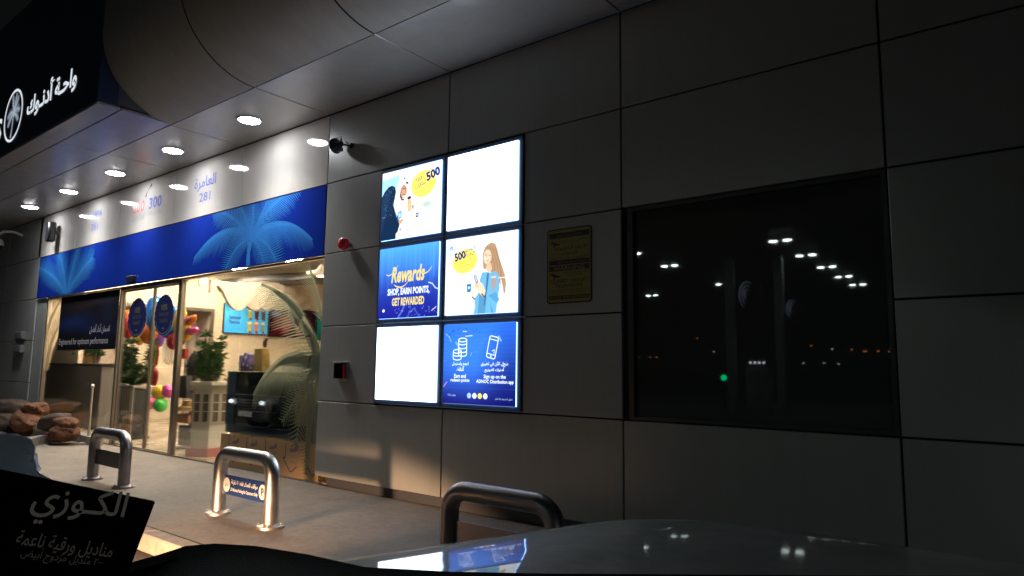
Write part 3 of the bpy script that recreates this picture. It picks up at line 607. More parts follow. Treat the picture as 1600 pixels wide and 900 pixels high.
p.line([(.575, .725), (.595, .72)], .004, (.35, .22, .18)); p.line([(.625, .725), (.643, .722)], .004, (.35, .22, .18)); p.line([(.575, .743), (.597, .742)], .003, (.5, .36, .28)); p.line([(.60, .72), (.592, .69), (.603, .685)], .003, (.78, .58, .48)); p.line([(.583, .662), (.600, .655), (.618, .665)], .005, (.80, .36, .36))
p.poly([(.60, .63), (.655, .62), (.67, .54), (.62, .50), (.585, .56)], (.88, .70, .60))
p.poly([(.53, .52), (.60, .52), (.66, .50), (.72, .52), (.76, .46), (.77, .32), (.75, .16), (.73, 0), (.42, 0), (.44, .10), (.43, .2), (.47, .24), (.50, .32), (.50, .42)], (.40, .66, .82))
p.poly([(.50, .30), (.56, .33), (.60, .20), (.58, 0), (.48, 0)], (.30, .52, .68), .8); p.poly([(.60, .50), (.585, .30), (.56, .10), (.575, .10), (.61, .32), (.63, .50)], (.20, .34, .46), .7)
p.poly([(.62, .22), (.74, .12), (.78, .16), (.72, .26)], (.30, .56, .74), .8); p.poly([(.65, .14), (.70, 0), (.67, 0)], (.28, .5, .66), .7)
p.poly([(.56, .20), (.585, .28), (.54, .38), (.47, .42), (.44, .40), (.43, .34), (.48, .28)], (.95, .79, .69)); p.line([(.44, .39), (.49, .35)], .004, (.8, .6, .5)); p.line([(.435, .37), (.48, .33)], .004, (.8, .6, .5)); p.line([(.535, .25), (.565, .21)], .007, (.08, .08, .1))
p.poly([(.41, .50), (.455, .49), (.485, .40), (.455, .38), (.43, .42)], (.45, .50, .56)); p.poly([(.42, .49), (.45, .48), (.47, .41), (.45, .40)], (.68, .74, .80))
p.poly([(.315, .395), (.385, .40), (.38, .28), (.325, .28)], (.22, .45, .68)); p.poly([(.31, .385), (.39, .39), (.39, .41), (.31, .405)], (.92, .95, .97)); p.ell(.352, .34, .018, .018, (.70, .84, .94)); p.poly([(.38, .33), (.42, .33), (.44, .24), (.43, .2), (.39, .26)], (.95, .80, .70)); p.line([(.40, .22), (.43, .19)], .007, (.06, .06, .08))
p.ell(.69, .38, .035, .09, (.78, .50, .38), .6, .8); p.line([(.66, .445), (.72, .447)], .004, (1, 1, 1)); p.line([(.76, .43), (.86, .43)], .004, (1, 1, 1))
p.ell(.285, .685, .18, .155, (1, .93, .35), 1, .03, .3)
put(p, tb, r)
text('500', M['e_navy'], tb, (.235, SYF-.002, .615), h=.085, wd=.145, bold=.05, tilt=.20)
text('BONUS', M['e_navy'], tb, (.37, SYF-.002, .665), h=.038, wd=.135, bold=.01, tilt=.24); text('POINTS', M['e_navy'], tb, (.375, SYF-.002, .62), h=.038, wd=.135, bold=.01, tilt=.24)
for k, s_ in enumerate(('When you download', 'the ADNOC', 'Distribution app')): text(s_, M['e_navy'], tb, (.32, SYF-.002, .555-.038*k), h=.03, wd=(.26, .15, .23)[k], tilt=.24)
# -- app poster
tb, r = lightbox(XR, Z0_, 'blue light box poster with coin stack and phone icons above four coloured dots')
p = Paint(180, 160, (.11, .08, .36), (.16, .38, .88))
p.ell(.45, .62, .8, .42, (.24, .52, .97), .75, 1.3); p.ell(1.0, .2, .35, .6, (.07, .06, .30), .5, 1.2)
for k in range(14): y = .2+.055*k; p.line([(0, y), (1, y)], .003, (.35, .6, 1), .16)
p.speck(22, (.03, .06, .22), 8, .8, (.08, .75, .84, .95), .006); p.speck(14, (.8, .9, 1), 9, .7, (0, 1, .5, .9), .003)
p.line([(.28, .905), (.33, .905)], .004, (1, 1, 1)); p.line([(.32, .845), (.41, .85)], .005, (.9, .95, 1)); p.line([(.03, .88), (.08, .84), (.11, .78)], .008, (.5, .72, 1), .6); p.line([(.18, .77), (.22, .72)], .012, (.5, .75, 1), .7); p.line([(.77, .83), (.80, .78)], .012, (.55, .78, 1), .7)
p.line([(.01, .21), (.06, .27)], .005, (.95, .6, .75), .8); p.line([(.39, .60), (.41, .64)], .003, (.7, .85, 1), .7)
p.poly([(.62, .5), (.72, .5), (.80, .76), (.72, .79), (.66, .74)], (.24, .50, .95), .01)
put(p, tb, r)
def el(cx_, cz_, rx, rz, n=20, a0=0, a1=2*math.pi): return [(cx_+rx*math.cos(a0+(a1-a0)*i/n), cz_+rz*math.sin(a0+(a1-a0)*i/n)) for i in range(n+1)]
T = []; wl_ = .009
def coin(cx_, base, k):
    out = []
    for i in range(k): z = base+i*.036; out += stroke(el(cx_, z, .052, .016, 12, math.pi, 2*math.pi), [wl_]*13)
    z = base+(k-1)*.036+.030; out += stroke(el(cx_, z, .052, .018), [wl_]*21); out += stroke([(cx_-.052, base), (cx_-.052, z)], [wl_]*2)+stroke([(cx_+.052, base), (cx_+.052, z)], [wl_]*2); return out
T += coin(.225, .470, 2)+coin(.292, .505, 4)
def rotp(P, c_, a): return [(c_[0]+(x-c_[0])*math.cos(a)-(z-c_[1])*math.sin(a), c_[1]+(x-c_[0])*math.sin(a)+(z-c_[1])*math.cos(a)) for x, z in P]
ph = [(.62, .47), (.70, .47), (.712, .482), (.712, .658), (.70, .67), (.62, .67), (.608, .658), (.608, .482), (.62, .47)]; pc = (.66, .57)
T += stroke(rotp(ph, pc, -.22), [wl_]*9)+stroke(rotp([(.608, .505), (.712, .505)], pc, -.22), [wl_*.8]*2)+stroke(rotp([(.608, .64), (.712, .64)], pc, -.22), [wl_*.8]*2)+stroke(rotp(el(.66, .488, .008, .008, 8), pc, -.22), [.005]*9)+stroke(rotp([(.66, .535), (.69, .555), (.69, .515)], pc, -.22), [.006]*3)
vinyl(T, SYF-.002, (0, 1, 0, 1), 'icons', M['e_white'], tb)
text(ar('اجمع واستبدل'), M['e_white'], tb, (.265, SYF-.002, .415), h=.045, wd=.21, bold=.02); text(ar('النقاط'), M['e_white'], tb, (.265, SYF-.002, .370), h=.04, wd=.09, bold=.02)
text(ar('سجّل الآن في تطبيق').replace('\u0651', ''), M['e_white'], tb, (.685, SYF-.002, .415), h=.048, wd=.32, bold=.02); text(ar('أدنوك للتوزيع'), M['e_white'], tb, (.685, SYF-.002, .365), h=.045, wd=.23, bold=.02)
text('Earn and', M['e_white'], tb, (.265, SYF-.002, .305), h=.038, wd=.15, bold=.02); text('redeem points', M['e_white'], tb, (.265, SYF-.002, .262), h=.042, wd=.24, bold=.02)
text('Sign up on the', M['e_white'], tb, (.69, SYF-.002, .30), h=.045, wd=.26, bold=.02); text('ADNOC Distribution app', M['e_white'], tb, (.69, SYF-.002, .255), h=.042, wd=.44, bold=.02)
text('*T&Cs apply', M['e_lblue'], tb, (.16, SYF-.002, .122), h=.024, wd=.11); text(ar('تطبق الشروط والأحكام'), M['e_lblue'], tb, (.80, SYF-.002, .105), h=.026, wd=.2)
for k, mm in enumerate(('e_lblue', 'e_white', 'e_yellow', 'e_white')):
    MB().add([(x, SYF-.002, z) for x, z in el(.385+.066*k, .125, .026, .026, 18)[:-1]], [tuple(range(18))]).build('dot', M[mm], tb)

# ------------------------------------------------------------------ warning sign
ws = thing('warning_sign', 'yellow and black closed circuit television warning sign left of the dark window', 'sign', (3.213, 0, .95))
sw, sh = .456, .652
def rr(x0, x1, z0, z1, r_): return [(x1-r_+r_*math.cos(a), z1-r_+r_*math.sin(a)) for a in (0, .5, 1.05, 1.57)]+[(x0+r_+r_*math.cos(a), z1-r_+r_*math.sin(a)) for a in (1.57, 2.1, 2.6, 3.14)]+[(x0+r_+r_*math.cos(a), z0+r_+r_*math.sin(a)) for a in (3.14, 3.7, 4.2, 4.71)]+[(x1-r_+r_*math.cos(a), z0+r_+r_*math.sin(a)) for a in (4.71, 5.2, 5.8, 6.28)]
MB().prism(rr(0, sw, 0, sh, .03), -.006, .0).build('border', M['t_black'], ws)
MB().prism(rr(.012, sw-.012, .012, sh-.012, .022), -.0075, -.006).build('plate', M['warn'], ws)
for z0, z1 in ((.57, .615), (.335, .375), (.282, .325), (.035, .068)): MB().box(.024, sw-.024, -.0082, -.0076, z0, z1).build('black_bar', M['t_black'], ws)
yy = -.0088
text(ar('تحذير تسجيل فيديو'), M['warn'], ws, (.23, yy, .592), h=.026, wd=.25); text(ar('هذا المبنى محمي ومراقب'), M['t_black'], ws, (.27, yy, .535), h=.03, wd=.28)
text(ar('الدوائر التلفزيونية'), M['t_black'], ws, (.24, yy, .475), h=.036, wd=.32, bold=.01); text(ar('المغلقة'), M['t_black'], ws, (.23, yy, .432), h=.032, wd=.16, bold=.01); text(ar('التصوير يعرض على مدار الساعة'), M['t_black'], ws, (.23, yy, .393), h=.028, wd=.38)
text(ar('تسجيل فيديو على مدار الساعة'), M['warn'], ws, (.26, yy, .355), h=.024, wd=.3)
text('WARNING', M['warn'], ws, (.228, yy, .303), h=.032, wd=.32, bold=.02); text('THESE PREMISES ARE', M['t_black'], ws, (.29, yy, .262), h=.014, wd=.24); text('PROTECTED BY', M['t_black'], ws, (.29, yy, .24), h=.014, wd=.16)
text('CLOSED CIRCUIT', M['t_black'], ws, (.228, yy, .192), h=.030, wd=.37, bold=.015); text('TELEVISION', M['t_black'], ws, (.228, yy, .150), h=.030, wd=.27, bold=.015)
text('IMAGES ARE BEING MONITORED AND RECORDED', M['t_black'], ws, (.228, yy, .112), h=.013, wd=.39); text('FOR THE PURPOSE OF CRIME PREVENTION', M['t_black'], ws, (.228, yy, .094), h=.013, wd=.34)
text('24 HOUR VIDEO RECORDING', M['warn'], ws, (.228, yy, .051), h=.022, wd=.39, bold=.01)
for z in (.515, .235):
    T = [[(.05, z+.03), (.12, z+.005), (.11, z-.012), (.04, z+.012)], [(.12, z+.003), (.14, z+.004), (.135, z-.008), (.115, z-.006)], [(.07, z), (.085, z), (.08, z-.03), (.072, z-.03)]]
    vinyl(T, yy, (0, 1, 0, 1), 'camera_pictogram', M['t_black'], ws)

# ------------------------------------------------------------------ floodlight-like camera on the wall, red sounder, break glass point
t = thing('wall_camera', 'black security camera on an arm high on the grey wall above the red alarm', 'camera', (.44, 0, 2.93)); t.scale = (.68, .68, .68)
MB().lathe([(.05, .0), (.05, -.02), (.03, -.028)], n=16, axis='y').build('wall_plate', M['cam_black'], t, True)
MB().tube([(0, -.02, 0), (-.02, -.08, -.01), (-.06, -.12, .0)], .016, 8).build('bracket', M['cam_black'], t, True); MB().tube([(-.02, -.06, .02), (-.03, -.11, .05)], .01, 6).build('cable', M['cam_black'], t, True)
MB().lathe([(.02, .09), (.045, .07), (.05, -.02), (.085, -.06), (.13, -.085), (.135, -.10), (.0, -.115)], n=20, axis='x').build('camera_housing', M['cam_black'], t, True, (-.13, -.17, 0))
MB().tube([(-.22, -.17, .13), (-.12, -.17, .135), (-.07, -.17, .13), (-.065, -.17, .05)], .006, 6).box(-.10, -.08, -.18, -.16, .04, .10).build('cable_loop', M['cam_black'], t, True)
MB().box(-.20, -.05, -.2, -.14, -.125, -.055, .01).build('lower_lens_cover', M['grey'], t)
t = thing('alarm_sounder', 'round red fire alarm sounder on the grey wall under the camera', 'alarm', (.46, 0, 1.765))
MB().lathe([(.03, 0), (.035, -.04), (.04, -.05)], n=16, axis='y').build('mount', M['grey'], t, True)
MB().lathe([(.045, -.04), (.066, -.05), (.07, -.075), (.066, -.11), (.05, -.125), (.0, -.135)], n=22, axis='y').build('dome', M['red'], t, True)
t = thing('fire_call_point', 'small red fire call point under a clear cover on the grey wall', 'call point', (.36, 0, .25))
MB().box(0, .18, -.02, 0, 0, .19, .004).build('back_box', M['grey'], t); MB().box(.025, .155, -.066, -.02, .02, .165, .006).build('call_box', M['red'], t)
MB().box(.07, .11, -.069, -.0665, .06, .105, .002).build('push_window', M['t_black'], t)
MB().box(.01, .17, -.075, -.073, .012, .178).build('clear_cover', M['clear'], t)
MB().box(0, .18, -.09, 0, .188, .196, .002).build('hood', M['whiteplastic'], t)
text('FIRE', M['t_grey'], t, (.09, -.0668, .14), h=.014, wd=.05)
# speaker on the header, dome camera and boxes on the dim left wall
t = thing('wall_speaker', 'black outdoor speaker on the white header panel near the dim left end', 'speaker', (-8.68, 0, 2.96))
MB().box(-.10, .10, -.20, -.06, -.20, .20, .03).build('speaker_cabinet', M['black'], t, True); MB().box(-.03, .03, -.06, 0, -.03, .03).build('bracket', M['grey'], t); MB().tube([(-.2, -.12, -.13), (-.1, -.12, -.13)], .012, 6).build('cable_stub', M['grey'], t)
t = thing('dome_camera', 'white dome camera hanging from a gooseneck arm on the dim left wall', 'camera', (-10.8, 0, 3.15))
MB().tube([(0, 0, 0), (-.05, -.14, .06), (-.16, -.3, .06), (-.26, -.38, -.02), (-.28, -.4, -.10)], .03, 10).build('arm', M['whiteplastic'], t, True)
MB().lathe([(.05, .02), (.12, -.02), (.15, -.10), (.15, -.14)], (-.28, -.4, -.1), 20).build('hood', M['whiteplastic'], t, True); MB().lathe([(.13, 0), (.12, -.06), (.07, -.11), (0, -.13)], (-.28, -.4, -.24), 20).build('dome', M['black'], t, True)
for k, (x, z, lab) in enumerate(((-10.2, .88, 'small grey socket box on the dim left wall, upper one of two'), (-10.2, .60, 'small grey socket box on the dim left wall, lower one of two'))):
    t = thing('socket_box', lab, 'box', (x, 0, z), group='socket boxes on the left wall'); MB().box(-.25, .2, -.07, 0, 0, .16, .01).build('box_body', M['grey'], t); MB().box(-.22, .17, -.08, -.071, .02, .14, .004).build('box_lid', M['grey'], t)

# ------------------------------------------------------------------ prints on the glass
t = thing('glass_poster', 'dark blue window poster with white lettering Engineered for optimum performance', 'poster')
a_, b_ = pz(95, 463, .05), pz(190, 548, .05)
px0, px1, pz0, pz1 = -8.33, -5.72, .645, 1.655
p = Paint(160, 70, (.03, .04, .09), (.05, .05, .08)); p.ell(.25, .5, .35, .14, (.08, .16, .38), .8, 1.3, .15); p.ell(.7, .35, .35, .1, (.06, .13, .33), .7, 1.3, -.1); p.ell(.45, .8, .3, .08, (.18, .13, .12), .7, 1.3, .2); p.ell(.85, .6, .12, .3, (.09, .12, .22), .7, 1); p.ell(.8, .85, .2, .06, (.22, .24, .28), .5, 1.3)
o = p.mesh('poster_sheet', (px0, .052, pz0), (px1, .052, pz0), (px0, .052, pz1), M['print'], t)
MB().box(px0-.01, px1+.01, .053, .057, pz0-.01, pz1+.002).build('poster_back', M['t_black'], t)
tw = mat('poster_text', (.45, .45, .48), .5)
text('Engineered for optimum performance', tw, t, (-7.15, .05, .78), h=.15, wd=2.25, bold=.01); text(ar('لضمان أداء أفضل'), tw, t, (-6.42, .05, 1.0), h=.17, wd=.86, bold=.02); 
# round serrated badges on the doors
B1, B2, B3 = atY(214, 497, GY+.02), atY(256, 493, GY+.02), atY(201, 497, GY+.02)
for k, (cx_, cz_, lab) in enumerate(((B1.x, B1.z, 'dark blue serrated badge sticker on the left door leaf'), (B2.x, B2.z, 'dark blue serrated badge sticker on the right door leaf'))):
    t = thing('door_badge', lab, 'sticker', (cx_, GY+.02, cz_), group='badge stickers on the sliding doors'); n = 72; w2, h2 = (B1.x-B3.x)*(1 if k == 0 else .95), .31
    pts = []
    for i in range(n):
        a = 2*math.pi*i/n; q1 = 1+(.09*abs(math.sin(a*11)) if math.sin(a) > -.5 else 0); pts.append((w2*q1*math.cos(a), h2*q1*math.sin(a)))
    MB().add([(x, 0, z) for x, z in pts], [tuple(range(n))]).build('badge_disc', M['badge'], t)
    vinyl(stroke(el(0, 0, w2*.9, h2*.9, 20, math.pi*1.08, math.pi*1.92), [.008]*21), -.001, (-1, 1, -1, 1), 'badge_rim', mat('badge_line', (.25, .28, .38), .4), t)
    text('100%', M['badgetext'], t, (0, -.001, .13), h=.10, wd=.20, bold=.03)
    text('SATISFACTION', M['badgetext'], t, (0, -.001, .02), h=.05, wd=.30); text('GUARANTEE', M['badgetext'], t, (0, -.001, -.08), h=.06, wd=.26); text('v', mat('badge_tick', (.4, .42, .5), .5), t, (0, -.001, -.2), h=.025, wd=.07)
# tan arrow stickers along the foot of the right glass
t = thing('arrow_stickers', 'tan sticker band of large outlined down arrows with Arabic words along the glass foot', 'sticker')
lim = (-2.16, -.004, -.925, -.47)
bt = MB()
for k in range(6):
    x0 = -2.16+.36*k; bt = MB(); bt.box(x0+.002, min(x0+.358, -.004), GY-.004, GY-.002, -.925, -.50-(.0 if k % 2 else .012)); bt.build('sticker_panel', M['tan'], t)
for k in range(5):
    x0 = -2.00+.43*k; P = [(x0+.05, -.52), (x0+.05, -.70), (x0-.0, -.70), (x0+.165, -.86), (x0+.29, -.79)]
    vinyl(stroke(P, [.014]*5), GY-.005, lim, 'arrow_outline', M['arrowblue'], t)
    text(ar('أقوى'), M['arrowblue'], t, (x0+.22, GY-.006, -.585), h=.085, wd=.17, bold=.03) if x0 < -.3 else None
    if x0 < -.3:
        text(ar('عروض'), M['t_grey'], t, (x0+.22, GY-.006, -.67), h=.05, wd=.14); text(ar('الصيف'), M['t_grey'], t, (x0+.22, GY-.006, -.735), h=.05, wd=.14)
# frosted palm on the right-hand glass
t = thing('palm_decal', 'grey green frosted palm print stuck on the glass beside the grey wall', 'sticker')
T = []; q = lambda x, y: pz(x, y, GY-.004)
frond(T, q(505, 600), q(488, 470), q(408, 444), .66, 40, (1,), (-.95, -.50), .075, .75, seed=21)
frond(T, q(503, 500), q(494, 440), q(478, 403), .42, 26, (1,), (-1, .12), .03, .5, seed=22)
frond(T, q(505, 575), q(440, 528), q(396, 618), .66, 54, (1,), (-.05, -1), .10, .75, seed=23)
frond(T, q(500, 585), q(478, 560), q(462, 700), .40, 34, (1, -1), None, .04, .5, 60, 24)
frond(T, q(500, 590), q(492, 600), q(478, 742), .30, 46, (1, -1), None, .06, .55, 60, 25)
frond(T, q(500, 560), q(480, 590), q(440, 660), .30, 34, (1, -1), None, .03, .45, 60, 26)
T += stroke([q(484, 600), q(481, 660), q(477, 742)], [.07, .06, .03])
for a, b_ in (((428, 455), (470, 500)), ((450, 490), (500, 560))): T += stroke([q(*a), q((a[0]+b_[0])/2+4, (a[1]+b_[1])/2-8), q(*b_)], [.04, .12, .20])
T += [[q(430, 570), q(448, 558), q(470, 553), q(505, 560), q(505, 578), q(470, 574)]]
vinyl(T, GY-.0045, (-1.6, -.004, -.90, 1.655), 'palm_print', M['frost'], t)
t = thing('palm_decal', 'warm lit frosted palm frond on the narrow glass strip at the far left', 'sticker')
T = []
frond(T, q(60, 590), q(70, 500), q(100, 462), .7, 50, (1, -1), None, .12, .95, 40, 31); frond(T, q(70, 590), q(78, 520), q(100, 500), .6, 50, (1, -1), None, .1, .95, 35, 32)
vinyl(T, GY-.0045, (-8.99, -8.36, .25, 1.655), 'palm_print', M['frost2'], t)

# ================================================================== THINGS IN THE SHOP
def plant_mb(h, wd, k, seed, leafl=.13, stems=7):
    q = random.Random(seed); L, S = MB(), MB()
    for s in range(stems):
        a = q.uniform(0, 6.28); r1 = wd*q.uniform(.1, .8); hh = h*q.uniform(.35, 1)*(1 if s % 3 else .6); b_ = Vector((math.cos(a), math.sin(a), 0))*wd*.45*q.random(); top = Vector((r1*math.cos(a), r1*math.sin(a), hh)); mid = b_*.6+Vector((top.x*.5, top.y*.5, hh*.45))
        S.tube([b_, mid, top], [.012, .009, .005], 5)
        for _ in range(k):
            t_ = q.choice((.2, .42, .62, .8, 1))+q.uniform(-.05, .05); b0 = b_*(1-t_)**2+mid*2*t_*(1-t_)+top*t_*t_; an = q.uniform(0, 6.28); el_ = q.uniform(-.2, 1.25); d = Vector((math.cos(an)*math.cos(el_), math.sin(an)*math.cos(el_), math.sin(el_))); l = leafl*q.uniform(.6, 1.2)
            sd = d.cross(Vector((0, 0, 1))).normalized()*l*.11; m_ = b0+d*l*.5+Vector((0, 0, .012)); e = b0+d*l-Vector((0, 0, l*.2))
            L.add([b0, m_+sd, e, m_-sd], [(0, 1, 2), (0, 2, 3)])
    return L, S
# hexagonal kiosk-like planter with plant
kx, ky = -3.30, .50
t = thing('donation_kiosk', 'cream wooden lattice windowed kiosk box on a red base behind the glass', 'kiosk', (kx, ky, G+.004))
def octo(r_, z, n=6, a0=math.pi/6): return [(r_*math.cos(a0+2*math.pi*i/n), r_*math.sin(a0+2*math.pi*i/n)) for i in range(n)]
k_ = MB(); k_.prism([(x, y) for x, y in octo(.285, 0)], .12, 1.0, 'z'); k_.build('kiosk_body', M['kiosk'], t)
MB().prism(octo(.345, 0), 0, .12, 'z').build('red_base', M['kioskred'], t)
MB().prism(octo(.315, 0), 1.0, 1.03, 'z').prism(octo(.345, 0), 1.03, 1.075, 'z').build('cornice', M['kiosk'], t)
for i in range(6):
    a = math.pi/3*i; rr_ = .285*math.cos(math.pi/6)
    if math.sin(a) > .5: continue
    for s in (-1, 1):
        b = MB(); b.box(.002, .006, s*.068-.045, s*.068+.045, .50, .90)
        w1 = b.build('kiosk_window', M['kioskdark'], t, loc=(rr_*math.cos(a), rr_*math.sin(a), 0), rot=(0, 0, a))
        b = MB(); b.box(.006, .014, s*.068-.055, s*.068-.045, .49, .91).box(.006, .014, s*.068+.045, s*.068+.055, .49, .91).box(.006, .014, s*.068-.045, s*.068+.045, .49, .50).box(.006, .014, s*.068-.045, s*.068+.045, .90, .91).box(.006, .013, s*.068-.045, s*.068+.045, .64, .655).box(.006, .013, s*.068-.045, s*.068+.045, .77, .785)
        b.build('muntins', M['kiosk'], w1)
a = -math.pi/2+math.pi/6
for i, an in ((4, -2*math.pi/3), (5, -math.pi/3)):
    rr_ = .285*math.cos(math.pi/6)+.004; cxx, cyy = rr_*math.cos(an), rr_*math.sin(an)
    oo = text(ar('الهلال الأحمر'), M['t_red'], t, (cxx, cyy, .945), h=.035, wd=.22, rot=(math.pi/2, 0, an+math.pi/2)); oo2 = text('(', M['t_red'], t, (cxx-.13*math.cos(an+math.pi/2), cyy-.13*math.sin(an+math.pi/2), .945), h=.06, wd=.02, bold=.06, rot=(math.pi/2, 0, an+math.pi/2))
t = thing('bushy_plant', 'bushy green leafy plant standing on top of the cream kiosk', 'plant', (kx-.02, ky, G+1.08))
L, S = plant_mb(.72, .36, 130, 5, .115, 16); L.build('foliage', M['leaf'], t); S.build('stems', M['bark'], t)
# chrome planter with plants by the door
lx, ly = -6.55, .75
t = thing('slatted_planter', 'polished steel slatted planter by the sliding door', 'planter', (lx, ly, G+.004))
s_ = MB(); s_.box(-.40, .40, -.16, .16, 0, .04).box(-.38, .38, -.14, .14, .04, .88).build('planter_core', M['cloth'], t)
for k in range(9):
    MB().tube([(-.40+.1*k, -.18, .03), (-.40+.1*k, -.18, .90)], .022, 10).build('upright_bar', M['steel'], t, True)
MB().box(-.43, .43, -.2, .2, .90, .94, .01).build('rim', M['steel'], t)
t = thing('bushy_plant', 'dark leafy plant growing in the steel planter by the door', 'plant', (lx, ly, G+.94))
L, S = plant_mb(.82, .50, 130, 9, .13, 16); L.build('foliage', M['leafdark'], t); S.build('stems', M['bark'], t)
# chrome queue posts
for k, (x, y, lab) in enumerate(((-6.05, -.12, 'chrome post with round head standing before the far left glass'), (-5.35, .5, 'slim chrome rope post inside the door beside the steel planter'), (-4.95, .8, 'slim chrome rope post just right of the pair by the door'))):
    t = thing('chrome_post', lab, 'post', (x, y, G+.004), group='chrome posts by the door')
    MB().lathe([(.14, 0), (.14, .015), (.03, .03)], n=20).build('base', M['steel'], t, True); MB().tube([(0, 0, .02), (0, 0, .92)], .02, 12).build('pole', M['steel'], t, True); MB().blob((0, 0, .95), (.035, .035, .035), 12).build('finial', M['steel'], t, True)
# balloons
by = 1.3
def ballob(px, py, r_, m, lab, asp=(1, .6, 1), cat='balloon', spots=0, Y=by, tail=.35):
    r_ = r_*(1.35 if cat == 'balloon' else 1.05); c = atY(px, py, Y); t = thing('foil_balloon' if cat == 'balloon' else 'toy_ball', lab, cat, c, group='foil balloons inside the door' if cat == 'balloon' else 'toy balls inside the door')
    MB().blob((0, 0, 0), (r_*asp[0], r_*asp[1], r_*asp[2]), 18, .012 if cat == 'balloon' else 0, int(px)).build('balloon_skin' if cat == 'balloon' else 'ball_skin', M[m], t, True)
    if spots:
        for k in range(9):
            a, e = 2.4*k, -1+2*(k+.5)/9; d = Vector((math.cos(a)*math.sqrt(1-e*e), math.sin(a)*math.sqrt(1-e*e), e)); 
            b = MB(); b.blob(d*r_*.93, (r_*.24,)*3, 8); b.build('spot', M['f_purple'], t, True)
    if tail: MB().tube([(0, 0, -r_*asp[2]), (.02, 0, -r_*asp[2]-tail*.5), (0, .01, -r_*asp[2]-tail)], .004, 4).build('string' if cat == 'balloon' else 'net', M['whiteplastic'], t)
    return t
ballob(232, 516, .20, 'f_orange', 'round orange foil balloon between the two door badges')
ballob(240, 490, .22, 'f_blue', 'blue foil balloon behind the right door badge', (.8, .5, 1.3))
ballob(200, 512, .17, 'f_red', 'brown red foil balloon at the left edge of the door')
ballob(264, 512, .20, 'f_blue', 'blue and silver fish shaped foil balloon by the door mullion', (1.3, .4, .8))
ballob(277, 520, .21, 'f_red', 'round dark red foil balloon low behind the door mullion', Y=1.5)
ballob(281, 503, .16, 'f_yellow', 'yellow patterned foil balloon right of the door mullion', (1, .5, 1.3), Y=1.2)
ballob(284, 488, .08, 'f_yellow', 'small yellow foil balloon at the top of the bunch', Y=1.1)
t_ = ballob(292, 504, .075, 'f_pink', 'long pink foil balloon pointing up to the right', (2.2, 1, .8), Y=1.1, tail=0); t_.rotation_euler.y = rad(-22)
t_ = ballob(299, 500, .055, 'f_orange', 'long orange foil balloon above the pink ones', (2.1, 1, .8), Y=1.05, tail=0); t_.rotation_euler.y = rad(-30)
t_ = ballob(300, 517, .065, 'f_pink', 'long magenta foil balloon lowest on the right of the bunch', (2.2, 1, .8), Y=1.1, tail=0); t_.rotation_euler.y = rad(-8)
for bx_, by_, br_, bm_, bl_, ba_, bY_ in ((200, 498, .15, 'f_orange', 'orange foil balloon partly behind the left badge', (1, .5, 1), 1.6), (226, 500, .14, 'f_blue', 'small blue foil balloon between the badges, above the orange one', (1, .5, 1), 1.7), (246, 528, .17, 'f_purple', 'dark violet foil balloon under the right badge', (1, .5, .9), 1.6), (272, 494, .13, 'f_blue', 'small blue foil balloon at the top near the mullion', (1, .5, 1), 1.2), (290, 519, .12, 'f_yellow', 'small yellow foil balloon right of the dark red one', (1, .6, 1), 1.1), (270, 532, .13, 'f_red', 'red foil balloon lowest in the bunch by the mullion', (1, .6, 1), 1.3), (218, 526, .13, 'f_yellow', 'gold foil balloon under the left badge', (1, .5, 1), 1.4)):
    ballob(bx_, by_, br_, bm_, bl_, ba_, Y=bY_)
ballob(238, 589, .14, 'f_red', 'dark red heart balloon hanging low behind the door', (1, .4, 1.1), tail=.2)
ballob(249, 613, .135, 'f_yellow', 'orange yellow toy ball on top of the ball cluster', (1, 1, 1), 'ball', tail=0)
ballob(263, 611, .12, 'f_pink', 'pink toy ball with purple spots on the right of the cluster', (1, 1, 1), 'ball', 1, Y=1.4, tail=0)
ballob(232, 630, .125, 'f_pink', 'pink toy ball with purple spots on the left of the cluster', (1, 1, 1), 'ball', 1, tail=0)
ballob(250, 633, .125, 'f_green', 'green toy ball at the bottom of the cluster', (1, 1, 1), 'ball', tail=0)
# hanging toys / tubes above the balls
t = thing('toy_bundle', 'bundle of red, green and orange hanging toy tubes inside the door', 'toys', atY(240, 553, by))
for k in range(7):
    x = -.16+.05*k; MB().tube([(x, 0, .2-.03*(k % 3)), (x+.03, .01, 0), (x-.03*(k % 2), 0, -.22-.04*(k % 3))], .017, 8).build('tube', M[('f_red', 'f_green', 'f_orange')[k % 3]], t, True)
t = thing('wire_hoops', 'tangle of thin grey wire hoops hanging beside the toy tubes', 'hoops', atY(259, 550, by))
for k in range(6):
    r1 = .12+.02*(k % 3); MB().tube([(r1*.7*math.cos(a)+.02*k-.05, .03*k, r1*1.5*math.sin(a)) for a in [i*.4189 for i in range(16)]], .007, 5).build('wire_hoop', M['steel'], t, True)
# bag display
bx = atY(286, 600, .55)
t = thing('bag_display', 'display stand hung with black coat, dark handbag and straw hat right of the door mullion', 'display stand', (bx.x, .7, G+.004))
MB().tube([(0, 0, 0), (0, 0, 1.55)], .02, 8).lathe([(.2, 0), (.2, .02), (.03, .03)], n=16).build('stand_pole', M['black'], t, True)
MB().blob((0, 0, 1.28), (.15, .10, .22), 14, .05, 3).build('coat', M['cloth'], t, True)
MB().tube([(-.08, -.10, 1.2), (-.02, -.14, 1.36), (.06, -.12, 1.2)], .008, 6).build('handbag_strap', M['cloth'], t, True)
MB().prism([(-.17, .80), (.19, .80), (.2, .92), (.15, 1.15), (-.10, 1.15), (-.18, .95)], -.19, -.09).build('handbag', M['cloth'], t)
MB().lathe([(.0, .0), (.24, -.0), (.22, .05), (.13, .07), (.11, .15), (.0, .17)], (0, 0, .60), 20).build('straw_hat', M['straw'], t, True)
